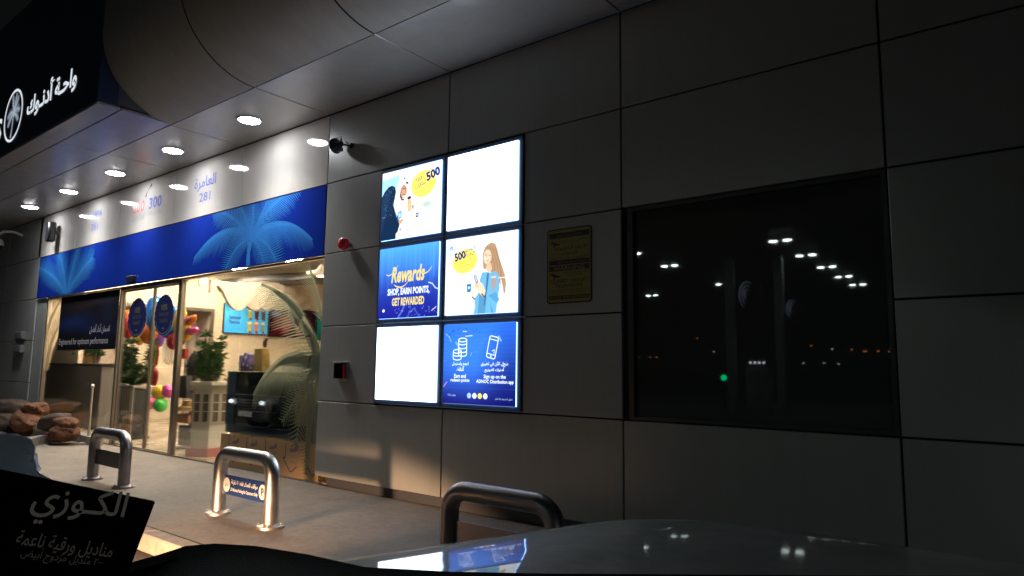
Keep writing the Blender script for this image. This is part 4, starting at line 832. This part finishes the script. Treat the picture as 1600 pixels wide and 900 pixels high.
MB().box(-.17, .17, -.13, .13, .40, .54, .01).build('wooden_box', M['wood'], t); MB().box(-.12, .16, -.12, .12, .05, .36, .01).build('dark_box', M['black'], t)
MB().box(-.12, .0, -.16, -.1, 1.42, 1.58, .004).build('picture_card', M['kioskred'], t)
# tvs
def tv(y0, y1, z0, z1, p, lab):
    t = thing('wall_screen', lab, 'screen', (XW+.05, y0, z0), group='menu screens on the shop wall')
    MB().box(-.045, .0, -.02, y1-y0+.02, -.02, z1-z0+.02, .004).build('screen_case', M['black'], t)
    p.mesh('picture', (.003, 0, 0), (.003, y1-y0, 0), (.003, 0, z1-z0), M['tv'], t); return t
p = Paint(130, 80, (.25, .66, .92), (.35, .74, .95))
for i in range(3):
    for j in range(2):
        cx_, cz_ = .57+.155*i, .24+.46*j; c1 = ((.72, .68, .35), (.72, .45, .35), (.45, .55, .45))[i] if j == 0 else ((.70, .72, .30), (.35, .2, .2), (.35, .30, .28))[i]
        p.poly([(cx_-.055, cz_+.17), (cx_+.055, cz_+.17), (cx_+.04, cz_-.17), (cx_-.04, cz_-.17)], c1); p.ell(cx_, cz_+.14, .055, .05, tuple(min(1, v+.25) for v in c1)); p.ell(cx_+.02, cz_-.18, .03, .04, (.55, .08, .15))
for k in range(6): p.line([(.02, .98), (.06+.03*k, .72+.03*k)], .006, (.12, .35, .40), .8)
t1 = tv(4.21, 5.44, 1.225, 1.965, p, 'bright blue menu screen with Summer Flavors drinks on the shop wall')
text('Summer', M['t_blue'], t1, (.006, .29, .40), h=.10, wd=.34, bold=.03, rot=(math.pi/2, 0, math.pi/2)); text('Flavors', M['t_blue'], t1, (.006, .27, .28), h=.10, wd=.29, bold=.03, rot=(math.pi/2, 0, math.pi/2)); text('12.00', M['t_blue'], t1, (.006, .46, .11), h=.04, wd=.1, rot=(math.pi/2, 0, math.pi/2))
p = Paint(130, 80, (.20, .07, .09), (.12, .07, .12)); p.ell(.3, .5, .25, .4, (.42, .13, .15), .8, .8); p.ell(.62, .4, .08, .28, (.75, .52, .50), .8, .4); p.ell(.35, .45, .09, .3, (.60, .36, .36), .7, .5); p.ell(.12, .8, .1, .1, (.4, .5, .75), .8, .6)
tv(5.50, 6.95, 1.19, 1.95, p, 'dark red menu screen with drinks partly behind the palm print')
p = Paint(60, 50, (.05, .30, .28), (.10, .45, .40)); p.ell(.4, .5, .3, .3, (.2, .6, .5), .7, .8); tv(7.02, 8.3, 1.16, 1.92, p, 'green menu screen at the far end behind the palm print')
t = thing('exit_sign', 'small pale green exit sign under the shop ceiling', 'sign', (XW+.0, 3.50, 2.36)); MB().box(0, .06, 0, .2, 0, .22, .005).build('sign_case', mat('exit_green', (.5, .7, .6), .4, emit=(.6, .85, .75), es=.5), t)
text('EXIT', M['t_grey'], t, (.062, .1, .11), h=.06, wd=.15, rot=(math.pi/2, 0, math.pi/2))
# left counter with pots
t = thing('service_counter', 'grey brown service counter behind the left glass', 'counter', (-9.0, .9, G+.004))
MB().box(-2.6, .55, 0, .5, 0, 1.28, .01).build('counter_body', M['counter'], t); MB().box(-2.65, .6, -.04, .54, 1.28, 1.33, .008).build('counter_top', M['cloth'], t)
MB().box(-4.0, -.98, .43, .47, 1.0, 2.7).build('lit_backboard', M['counterorange'], t)
for k, (px, lab) in enumerate(((77, 'small potted bush on the counter, behind the frosted frond'), (121, 'small potted bush in a pale pot on the counter under the poster'), (148, 'small potted bush in a dark pot on the counter near the door'))):
    c = atY(px, 566, 1.1); t = thing('potted_plant', lab, 'plant', (c.x, 1.12, G+1.335), group='small potted plants on the counter')
    MB().lathe([(.06, 0), (.09, .17), (.095, .18)], n=14).build('pot', M['whiteplastic' if k == 1 else 'kioskdark'], t, True)
    L, S = plant_mb(.20, .20, 30, 20+k, .12, 8); o = L.build('foliage', M['leafdark'], t, loc=(0, 0, .16))
# dark display cabinet behind the right glass, with goods on it
t = thing('display_cabinet', 'low glossy dark cabinet with blue edge strip behind the right glass', 'cabinet', (-2.36, .22, G+.004))
MB().box(0, 2.26, 0, .55, .42, 1.24, .008).build('cabinet_body', M['cabinet'], t); MB().box(.02, 2.26, -.015, .0, .42, .53, .002).box(0, .22, -.015, 0, .53, 1.24, .002).build('blue_strip', M['cabblue'], t)
MB().box(.05, 2.2, .05, .5, 0, .42).build('plinth', M['tan'], t)
MB().box(.14, 1.4, -.012, 0, .93, .94).box(.3, 1.2, -.012, 0, .72, .725).build('shelf_edge', M['grey'], t)
zt = G+1.25
t = thing('yellow_sack', 'yellow paper coffee sack with a bird shaped clip on the dark cabinet', 'bag', (-1.95, .45, zt))
MB().prism([(-.10, 0), (.14, 0), (.11, .24), (.09, .30), (-.05, .30), (-.08, .22)], -.06, .06).build('sack', M['carton'], t); MB().prism([(-.07, .27), (.07, .29), (.06, .31), (-.06, .30)], -.065, .065).build('fold', M['f_yellow'], t)
MB().blob((.08, 0, .38), (.03, .03, .06), 10).blob((.11, 0, .44), (.035, .025, .025), 10).build('clip', M['brown'], t, True)
q = random.Random(2)
for k in range(7):
    x = -2.34+.05*k; t = thing('snack_packet', ['purple snack packet at the left end of the dark cabinet', 'second purple snack packet from the left, the tallest', 'third snack packet, its purple wrap slightly lower', 'middle purple snack packet of the row', 'fifth snack packet from the left on the dark cabinet', 'low purple snack packet before the yellow sack', 'last small snack packet touching the yellow sack'][k], 'snack packet', (x, .40+.04*(k % 2), zt), group='snack packets on the dark cabinet')
    h_ = (.22, .26, .20, .24, .16, .12, .10)[k]; MB().box(-.025, .025, -.04, .04, 0, h_, .012).build('wrapper', M['wrap'], t, True); MB().box(-.02, .02, -.042, -.041, h_*.35, h_*.6).build('print', M['e_white' if False else 'whiteplastic'], t)
t = thing('yellow_carton', 'yellow carton with black print on the dark cabinet front near the palm trunk', 'carton', (-.62, .13, G+.62)); MB().prism([(-.0, 0), (.22, 0), (.24, .34), (.04, .36), (-.02, .2)], 0, .07).build('carton_body', M['carton'], t); text('5', M['t_black'], t, (.10, -.002, .24), h=.10, wd=.08, bold=.04)
t = thing('red_handset', 'red plastic toy phone hanging before the dark cabinet', 'toy', (-.52, .13, G+.45)); MB().box(0, .2, 0, .06, 0, .22, .03).build('toy_body', M['red'], t, True); MB().lathe([(.06, 0), (.06, -.012), (.0, -.014)], (.1, 0, .11), 16, 'y').build('dial', M['t_black'], t); MB().box(.02, .05, .01, .05, .22, .42).box(.08, .11, .01, .05, .22, .45).build('prongs', M['red'], t)
t = thing('blue_board', 'narrow blue board standing at the right end of the dark cabinet', 'board', (-.26, .12, G+.36)); MB().box(0, .16, 0, .03, 0, .55, .003).build('board_face', mat('board_blue', (.03, .1, .35), .3), t); MB().box(.03, .13, .03, .05, 0, .5).build('board_stay', M['grey'], t)
# coffee counter under the tv wall
t = thing('coffee_counter', 'pale counter with cream ledge along the screen wall', 'counter', (-9.8, 4.3, G+.004)); MB().box(0, .6, 0, 4, 0, .95, .01).build('counter_body', M['creamdark'], t); MB().box(-.0, .65, -.05, 4.05, .95, 1.0, .008).build('counter_top', M['creamlight'], t)
MB().box(-.0, .3, 1.6, 2.4, 1.0, 1.35, .02).box(.05, .3, 2.9, 3.3, 1.0, 1.45, .02).build('coffee_machine', M['grey'], t)
t = thing('pendant_lamp', 'white conical pendant lamp behind the top of the palm print', 'lamp', atY(502, 424, 2.6)); MB().lathe([(.03, .12), (.11, .0), (.12, -.08), (.115, -.08), (.0, -.06)], n=20).build('shade', M['creamlight'], t, True); MB().lathe([(.09, -.08), (.09, -.10), (0, -.115)], n=16).build('bulb', emis('pendant_bulb', (1, .85, .6), 7), t); MB().tube([(0, 0, .1), (0, 0, .75)], .006, 5).build('cord', M['black'], t)

# ================================================================== OUTSIDE ON THE PAVEMENT
def hoop(loc, lab, m, sgn=True, parts=True):
    t = thing('hoop_barrier', lab, 'barrier', loc, group='steel hoop barriers along the pavement')
    r_, h, w2, br = .060, .545, .415, .14; P = [(-w2, 0, 0), (-w2, 0, h*.5)]
    P += [(-w2+br-br*math.cos(a), 0, h-br+br*math.sin(a)) for a in [i*math.pi/2/8 for i in range(9)]]+[(w2-br+br*math.sin(a), 0, h-br+br*math.cos(a)) for a in [i*math.pi/2/8 for i in range(9)]]+[(w2, 0, h*.5), (w2, 0, 0)]
    MB().tube(P, r_, 20).build('hoop_tube', M[m], t, True)
    for s in (-1, 1):
        f = link('foot_flange', None, t, (s*w2, 0, 0)); MB().lathe([(.108, 0), (.108, .02), (.08, .026), (.062, .034)], n=28).build('flange_plate', M[m], f, True)
        for a in (.8, 2.36, 3.9, 5.5): MB().lathe([(.011, .02), (.011, .034), (.004, .036)], (.09*math.cos(a), .09*math.sin(a), 0), 8).build('bolt', M[m], f)
    return t
def hoop_sign(t, lettering=True, m=None):
    b = link('sign_plate', None, t, (0, 0, .27)); MB().box(-.36, .36, -.006, .006, -.085, .085, .002).build('plate', m or mat('hoop_sign_blue', (.015, .04, .16), .18, noise=.1), b)
    if lettering:
        w_ = mat('sign_white', (.75, .76, .72), .4); n = 24
        for s, tx in ((-1, ar('دقائق')), (1, 'P')):
            MB().add([(s*.285+.055*math.cos(2*math.pi*i/n), -.0075, .0+.062*math.sin(2*math.pi*i/n)) for i in range(n)], [tuple(range(n))]).build('disc', w_, b)
            text(tx, M['arrowblue'], b, (s*.285, -.0085, 0), h=.07 if s > 0 else .03, wd=.045 if s > 0 else .06, bold=.05 if s > 0 else .01)
        text(ar('مواقف للعملاء فقط ٢٠ دقيقة'), w_, b, (0, -.0085, .03), h=.05, wd=.42, bold=.02); text('20 Minutes Parking for Customers Only', w_, b, (0, -.0085, -.035), h=.038, wd=.43, bold=.02)
h1 = hoop((-1.745, -1.48, G), 'scuffed grey hoop barrier farthest from the wall, left of the parking plate one', 'steeldark'); hoop_sign(h1, False, mat('hoop_plate_dark', (.05, .045, .06), .5))
h1['label'] = 'scuffed grey hoop barrier with plain dark plate, farthest left on the pavement'
h2 = hoop((1.06, -1.48, G), 'shiny hoop barrier with blue customer parking plate lit gold on one side', 'steel'); hoop_sign(h2)
h3 = hoop((3.91, -1.48, G), 'dark unlit hoop barrier nearest the car, below the light boxes', 'steeldark')
hoop_sign(h3, False, M['steeldark'])
# curved low kerb and sacks at the left
t = thing('island_kerb', 'low curved kerb with a dark blue painted stretch before the sack pile', 'kerb')
P = [atZ(x, y, -.80) for x, y in [(0, 698), (19, 690), (40, 684), (60, 680), (80, 677), (97, 675), (112, 676), (128, 680), (145, 684)]]
for i in range(len(P)-1):
    a_, b2 = P[i]*.985+P[i+1]*.015, P[i]*.015+P[i+1]*.985; b = MB(); dpt = Vector((0, .16, 0))
    b.add([a_, b2, b2+dpt, a_+dpt, (a_.x, a_.y, G), (b2.x, b2.y, G), (b2.x, b2.y+.16, G), (a_.x, a_.y+.16, G)], [(0, 1, 2, 3), (0, 4, 5, 1), (1, 5, 6, 2), (2, 6, 7, 3), (3, 7, 4, 0)])
    b.build('kerb_stone', M['kerbblue' if i in (3, 4) else 'kerb'], t)
def sack_mesh(r_, seed):
    from mathutils import noise as NZ
    b = MB(); seg, rg = 40, 20; vs = []
    for i in range(rg+1):
        th = math.pi*i/rg
        for k in range(seg):
            a = 2*math.pi*k/seg; d = Vector((math.sin(th)*math.cos(a), math.sin(th)*math.sin(a), math.cos(th)))
            e = Vector([math.copysign(abs(c_)**.7, c_) for c_ in d]); o_ = Vector((seed*7.3, seed*1.7, 0))
            qn = 1+.14*NZ.noise(d*1.8+o_)+.05*NZ.noise(d*5+o_)+.022*NZ.noise(d*16+o_)
            tp = 1-.45*abs(d.x)**3; vs.append((e.x*r_*1.25*qn, e.y*r_*.75*qn*tp, e.z*r_*.52*qn*tp))
    return b.add(vs, [(i*seg+k, (i+1)*seg+k, (i+1)*seg+(k+1) % seg, i*seg+(k+1) % seg) for i in range(rg) for k in range(seg)])
q = random.Random(11); lst = [(8, 652, .36), (45, 650, .34), (78, 668, .30), (100, 668, .26), (20, 630, .34), (55, 634, .30), (88, 650, .26), (5, 672, .34), (40, 668, .30), (104, 652, .20)]
wd_ = ['under the dim wall at the very left', 'second along the top row', 'low at the front by the blue kerb', 'at the front right corner of the pile', 'on top at the left', 'on top in the middle', 'on top at the right side', 'lowest at the left edge', 'in the middle of the front row', 'smallest one, at the right end behind the others']
for k, (px, py, r_) in enumerate(lst):
    c = atY(px, py, -.42+.12*(k % 3)); t = thing('net_sack', ('orange' if k % 2 else 'brown')+' net sack '+wd_[k], 'sack', (c.x, c.y, c.z-.1), group='net sacks piled before the shop', rot=(0, q.uniform(-.2, .2), q.uniform(-.5, .5)))
    sack_mesh(r_, k).build('sack_net', M['netbag' if k % 2 else 'netbrown'], t, True); MB().blob((r_*1.2, 0, .02), (.06, .04, .04), 8).build('tied_end', M['f_yellow' if k == 7 else 'netbrown'], t, True)

# ================================================================== OWN CAR (hood, dash) AND THINGS ON THE DASH
car = thing('car', 'grey car bonnet and black dashboard seen from its front seat', 'car', (6.45, -3.9, 0))
nx_, ny_ = 36, 30; vs = []
for j in range(ny_+1):
    v = j/ny_*1.22
    for i in range(nx_+1):
        u = i/nx_*2-1; half = 1.16-.28*v; yy_ = -.06+.97*v-(.08*abs(u)**3)*v
        z = .040-.070*abs(u)**4-.01*v-(1.6*max(0, v-.86)**1.6)-2.0*max(0, abs(u)-.95)**1.3
        z += .004*math.exp(-((abs(u)-.60)/.05)**2)*min(1, 1.2-v)
        vs.append((u*half, yy_, z))
n = nx_+1
MB().add(vs, [(j*n+i, j*n+i+1, (j+1)*n+i+1, (j+1)*n+i) for j in range(ny_) for i in range(nx_)]).build('bonnet', M['hood'], car, True)
b = MB(); b.prism([(-.80, -.35), (-.88, -.9), (.88, -.9), (.80, -.35), (.7, -.24), (-.7, -.24)], 1.0, 1.12).box(-.92, -.86, -.1, 1.1, -.7, -.14).box(.86, .92, -.1, 1.1, -.7, -.14).build('front_body', M['hood'], car)
for s in (-1, 1): MB().lathe([(.05, 0), (.05, .02)], (s*.62, 1.12, -.55), 16, 'y').build('fog_lamp', M['grey'], car, True)
# cowl and wiper
b = MB(); b.box(-.9, .9, -.16, -.02, -.03, .015, .01).build('cowl', M['rubber'], car)
# dashboard: swept top surface
D = [(-1.25, -.62), (-1.05, -.46)]
dx = [-1.45, -1.32, -1.22, -1.12, -.90, -.70, -.5, 0, .6, 1.1]
def dash_edge(px, py, Z=.05): p_ = atZ(px, py, Z); return Vector((p_.x, p_.y, Z))
E_ = [dash_edge(*q_) for q_ in [(-60, 878), (100, 880), (200, 880), (250, 866), (290, 853), (335, 849), (400, 853), (480, 866), (570, 886), (700, 893), (850, 896), (1000, 897), (1300, 899), (1600, 900)]]
b = MB(); vs = []
for e in E_:
    e = e-Vector((6.45, -3.9, 0)); vs += [e, e+Vector((.02, -.02, -.012)), e+Vector((.10, -.35, -.06)), Vector((e.x+.1, e.y-.4, -.5))]
b.add(vs, [(i*4+k, (i+1)*4+k, (i+1)*4+k+1, i*4+k+1) for i in range(len(E_)-1) for k in range(3)]).build('dashboard', M['dash'], car, True)
# tissue box
def D3(px, py, t): return CAM+ray(px, py)*t
TR, TL_, BR_ = D3(243, 783, .60), D3(0, 733, .60), D3(196, 903, .585)
nr = (CAM-TR).normalized(); ax = TR-TL_; ax = (ax-nr*ax.dot(nr)).normalized(); up_ = nr.cross(ax); up_ = up_ if up_.z > 0 else -up_
nr = (nr+up_*.03+ax*.03).normalized(); ax = (ax-nr*ax.dot(nr)).normalized(); up_ = (up_-nr*up_.dot(nr)-ax*up_.dot(ax)).normalized()
Wb, Hb, Db = .26, .115, .11
org = TR
mw = Matrix(((ax.x, -nr.x, up_.x, org.x), (ax.y, -nr.y, up_.y, org.y), (ax.z, -nr.z, up_.z, org.z), (0, 0, 0, 1)))
t = thing('tissue_box', 'black tissue box with grey Arabic brand lettering tilted on the dashboard', 'tissue box'); t.matrix_world = mw
MB().box(-Wb, 0, 0, Db, -Hb, 0, .0012).build('carton', M['boxblack'], t)
def bt_(px, py):
    d = ray(px, py); nn = nr; k = (org-CAM).dot(nn)/d.dot(nn); P_ = CAM+d*k-org; return (P_.dot(ax), -.0006, P_.dot(up_))
def tb_(s, l, r_, h_, mm, bold=0):
    A, B = bt_(*l), bt_(*r_); c = ((A[0]+B[0])/2, -.0006, (A[2]+B[2])/2); text(s, mm, t, c, wd=abs(B[0]-A[0]), h=h_, bold=bold, tilt=math.atan2(B[2]-A[2], B[0]-A[0]), res=4)
tb_(ar('الكـوزي'), (50, 785), (196, 800), .032, M['boxtext'], .012)
tb_(ar('مناديل ورقية ناعمة'), (26, 842), (176, 864), .014, M['boxtext2'], .01)
tb_(ar('٢٠٠ منديل مزدوج أبيض'), (34, 864), (160, 880), .011, M['boxtext2'])
# faintly glowing sheet behind the box, added for a windscreen reflection
c = D3(-10, 735, .74); t = thing('windscreen_reflection', 'pale blue sheet standing in for a windscreen reflection behind the tissue box', 'reflection stand-in', c)
b = MB(); q = random.Random(5); n = 26; vs = []
for j in range(n):
    for i in range(n):
        u, v = i/(n-1), j/(n-1); p_ = RT*(-.06+.125*u-.03*v*0)+UP*(-.05+(.085*(1-u**1.4))*v)+FW*(.02*math.sin(9*u+5*v)+.004*q.uniform(-1, 1)+.06*v); vs.append(p_)
b.add(vs, [(j*n+i, j*n+i+1, (j+1)*n+i+1, (j+1)*n+i) for j in range(n-1) for i in range(n-1)]); o = b.build('reflection_sheet', M['film'], t, True); s_ = o.modifiers.new('thick', 'SOLIDIFY'); s_.thickness = .0008

# parked car whose front is mirrored in the right shop glass
pc = thing('parked_car', 'dark parked car with lit headlamps, mirrored in the right shop glass', 'car', (-7.3, -3.3, G-.14))
paint = mat('dark_car_paint', (.015, .018, .022), .25, coat=1); lampm = emis('headlamp', (.8, .92, 1), 4)
prof = [(-4.4, .35), (-4.42, .9), (-4.2, 1.0), (-3.7, 1.05), (-3.2, 1.45), (-1.9, 1.5), (-1.1, 1.05), (-.3, .92), (-.05, .78), (0, .55), (-.02, .28), (-.4, .22), (-4.1, .22)]
b = MB(); n = len(prof); vs = []
for x, k in ((-.88, .86), (-.80, 1), (.80, 1), (.88, .86)):
    for (y, z) in prof: vs.append((x*(1 if z < 1.1 else .84), y*(.985 if k < 1 else 1)-(.06*(k < 1)), .25+(z-.25)*k if z > 1 or k < 1 else z))
b.add(vs, [(i*n+j, i*n+(j+1) % n, (i+1)*n+(j+1) % n, (i+1)*n+j) for i in range(3) for j in range(n)]+[tuple(range(n)), tuple(range(4*n-1, 3*n-1, -1))]).build('body', paint, pc, True)
MB().add([(-.66, -1.80, 1.47), (.66, -1.80, 1.47), (.74, -1.14, 1.10), (-.74, -1.14, 1.10)], [(0, 1, 2, 3)]).build('windscreen', M['winglass'], pc).location = (0, .02, .02)
for s in (-1, 1):
    hl = MB().box(s*.62-.19, s*.62+.19, -.12, .012, .60, .74, .03).build('headlight', M['clear'], pc); MB().blob((s*.62, .0, .67), (.10, .03, .045), 12).build('lamp', lampm, hl, True)
    for y in (-.85, -3.45): wh = MB().lathe([(.2, -.1), (.31, -.1), (.33, -.06), (.33, .06), (.31, .1), (.2, .1)], (s*.80, y, .33), 24, 'x').build('wheel', M['rubber'], pc, True); MB().lathe([(.0, -.105), (.2, -.105), (.2, .105), (0, .105)], (s*.80, y, .33), 16, 'x').build('rim', M['steeldark'], wh, True)
g_ = MB(); [g_.box(-.38, .38, -.02, .015, .52+.06*i, .545+.06*i) for i in range(4)]; g_.build('grille', M['steeldark'], pc); MB().box(-.26, .26, .0, .022, .36, .47, .003).build('number_plate', M['whiteplastic'], pc)

# ================================================================== BEHIND THE CAMERA: FORECOURT SEEN IN THE WINDOW
ca = thing('forecourt_canopy', 'flat fuel canopy mirrored in the dark office window', 'canopy')
MB().box(-13, 9, -38, -15.6, 4.66, 5.4).build('canopy_deck', M['canopy'], ca)
pn = []
for (x, y0, k) in ((0.05, -17.4, 5), (-5.1, -17.0, 2), (-10.8, -30, 1)):
    for i in range(k): pn.append((x-.1*i, y0-3.37*i))
pn.append((-5.6, -27.2))
lab = ['nearest canopy lamp pair of the right row, mirrored in the window', 'second canopy lamp pair of the right row, mirrored in the window', 'third canopy lamp pair of the right row, mirrored in the window', 'fourth canopy lamp pair of the right row, mirrored in the window', 'last canopy lamp pair of the right row, mirrored in the window', 'canopy lamp at the left edge of the window reflection', 'canopy lamp pair second in the left row of the window reflection', 'small far canopy lamp pair low at the left of the window reflection', 'third canopy lamp pair in the left row of the window reflection']
L0 = None
for k, (x, y) in enumerate(pn):
    if L0 is None:
        L0 = thing('canopy_light', lab[k], 'canopy light', (x, y, 4.655), group='canopy light pairs mirrored in the window')
        MB().box(-.42, .42, -.2, .2, -.05, 0, .01).build('fitting', M['whiteplastic'], L0)
        for s in (-1, 1): MB().lathe([(.0, -.075), (.10, -.07), (.13, -.055), (.13, -.051)], (s*.22, 0, 0), 14).build('lens', M['cl'], L0)
    else: copy_tree(L0, (x, y, 4.655), lab[k])
for x, y, lab_, ex, ez, er in ((-2.6, -20, 'grey canopy pillar with the larger lit bird emblem, mirrored in the window', .66, 3.2, .52), (-.87, -20.2, 'grey canopy pillar with the smaller lit bird emblem, mirrored in the window', .44, 2.62, .34)):
    t = thing('canopy_pillar', lab_, 'pillar', (x, y, G-.14), group='canopy pillars mirrored in the window'); MB().box(-.15, .15, -.15, .15, 0, 5.75 if x < -2 else 5.75, .01).build('shaft', M['canopy'], t)
    MB().box(ex-er*.8, ex+er*.8, -.2, -.1, ez+1.07-er, ez+1.07+er, .01).box(.1, ex-er*.8+.02, -.18, -.12, ez+1.0, ez+1.1).build('sign_board', M['black'], t)
    T = []
    for kk, (s0, s1) in enumerate(((1, 1), (.62, .72), (.3, .42))): T += stroke([(ex+er*(.55*s0*math.cos(a)-.05), ez+1.07+er*(.95*s1*math.sin(a))) for a in [math.pi*.30+i*math.pi*1.05/10 for i in range(11)]], [.02+.05*er*min(i, 10-i)/3 for i in range(11)])
    vinyl(T, -.0, (-9, 9, -9, 9), 'emblem', M['emb'], t).location = (0, .0, 0)
    # emblem faces the shop (+y): put it on the board's street-side face
    t.children[-1].location.y = -.095
t = thing('fuel_pump', 'pale fuel pump with four small lit displays mirrored in the window', 'fuel pump', (-1.73, -20.4, G-.14)); MB().box(-.42, .42, -.3, .3, 0, 1.6, .04).build('pump_body', M['canopy'], t); MB().box(-.5, .5, -.25, .25, 1.6, 1.95, .03).build('pump_head', M['black'], t)
for k in range(4): MB().box(-.27+.16*k, -.19+.16*k, .26, .27, 1.74, 1.82).build('display_lamp', M['farwhite'], t)
t = thing('signal_light', 'round green signal light on a short dark post, mirrored in the window', 'signal', (-2.92, -20, G-.14)); MB().box(-.05, .05, -.05, .05, 0, 1.1).build('post', M['black'], t); MB().blob((0, 0, 1.22), (.11, .11, .11), 14).build('lamp', M['grn'], t, True)
q = random.Random(8); sx = [(-49.3, 14.6, 1), (-46.2, 6.6, 1), (-58.8, 3.0, 1), (-56.2, 3.0, 1), (-54.8, 3.0, 1), (-25.5, 4.9, 1), (-22.1, 4.3, 0), (-19.1, 4.2, 1), (-17.2, 3.9, 1), (-16.9, 3.9, 1), (-15.1, 3.9, 1), (-13.5, 3.8, 1), (-26.9, 1.9, 0), (-23.5, 1.9, 0), (-21.2, 1.8, 0), (-43, 4, 0), (-12.6, 3.8, 1)]
LL = ['high orange street lamp left of the green light, mirrored in the window', 'orange street lamp under the high one, mirrored in the window', 'leftmost orange speck at the edge of the window reflection', 'second orange speck from the left edge of the window reflection', 'third orange speck from the left edge of the window reflection', 'orange speck right of the smaller bird emblem pillar', 'white speck right of the smaller bird emblem pillar', 'fourth orange speck right of the smaller emblem pillar', 'left one of the close orange pair in the right of the reflection', 'right one of the close orange pair in the right of the reflection', 'orange speck just before the right edge pair of the reflection', 'orange speck near the right edge of the window reflection', 'dim white speck lowest, beside the smaller emblem pillar', 'dim white speck in the middle of the low row', 'dim white speck at the right end of the low row', 'dim white speck between the green light and the left edge', 'last orange speck at the right edge of the window']
for k, (x, z, so) in enumerate(sx):
    t = thing('street_lamp', LL[k], 'street lamp', (x, -120, G-.14), group='distant %s street lamps mirrored in the window' % ('orange' if so else 'white'))
    hh = z-G+.14; MB().tube([(0, 0, 0), (0, 0, hh)], .06, 6).build('pole', M['pole'], t); MB().blob((0, 0, hh), (.18, .12, .07), 8).build('lamp_head', M['sod' if so else 'farwhite'], t, True)
t = thing('light_mast', 'tall pale pole at the left of the window reflection', 'pole', (-20.6, -45, G-.14)); MB().tube([(0, 0, 0), (0, 0, 9.0)], [.09, .06], 8).build('mast', M['canopy'], t, True); MB().box(-.3, .3, -.1, .1, 8.9, 9.0).build('lamp_arm', M['pole'], t)
bpy.context.view_layer.update()
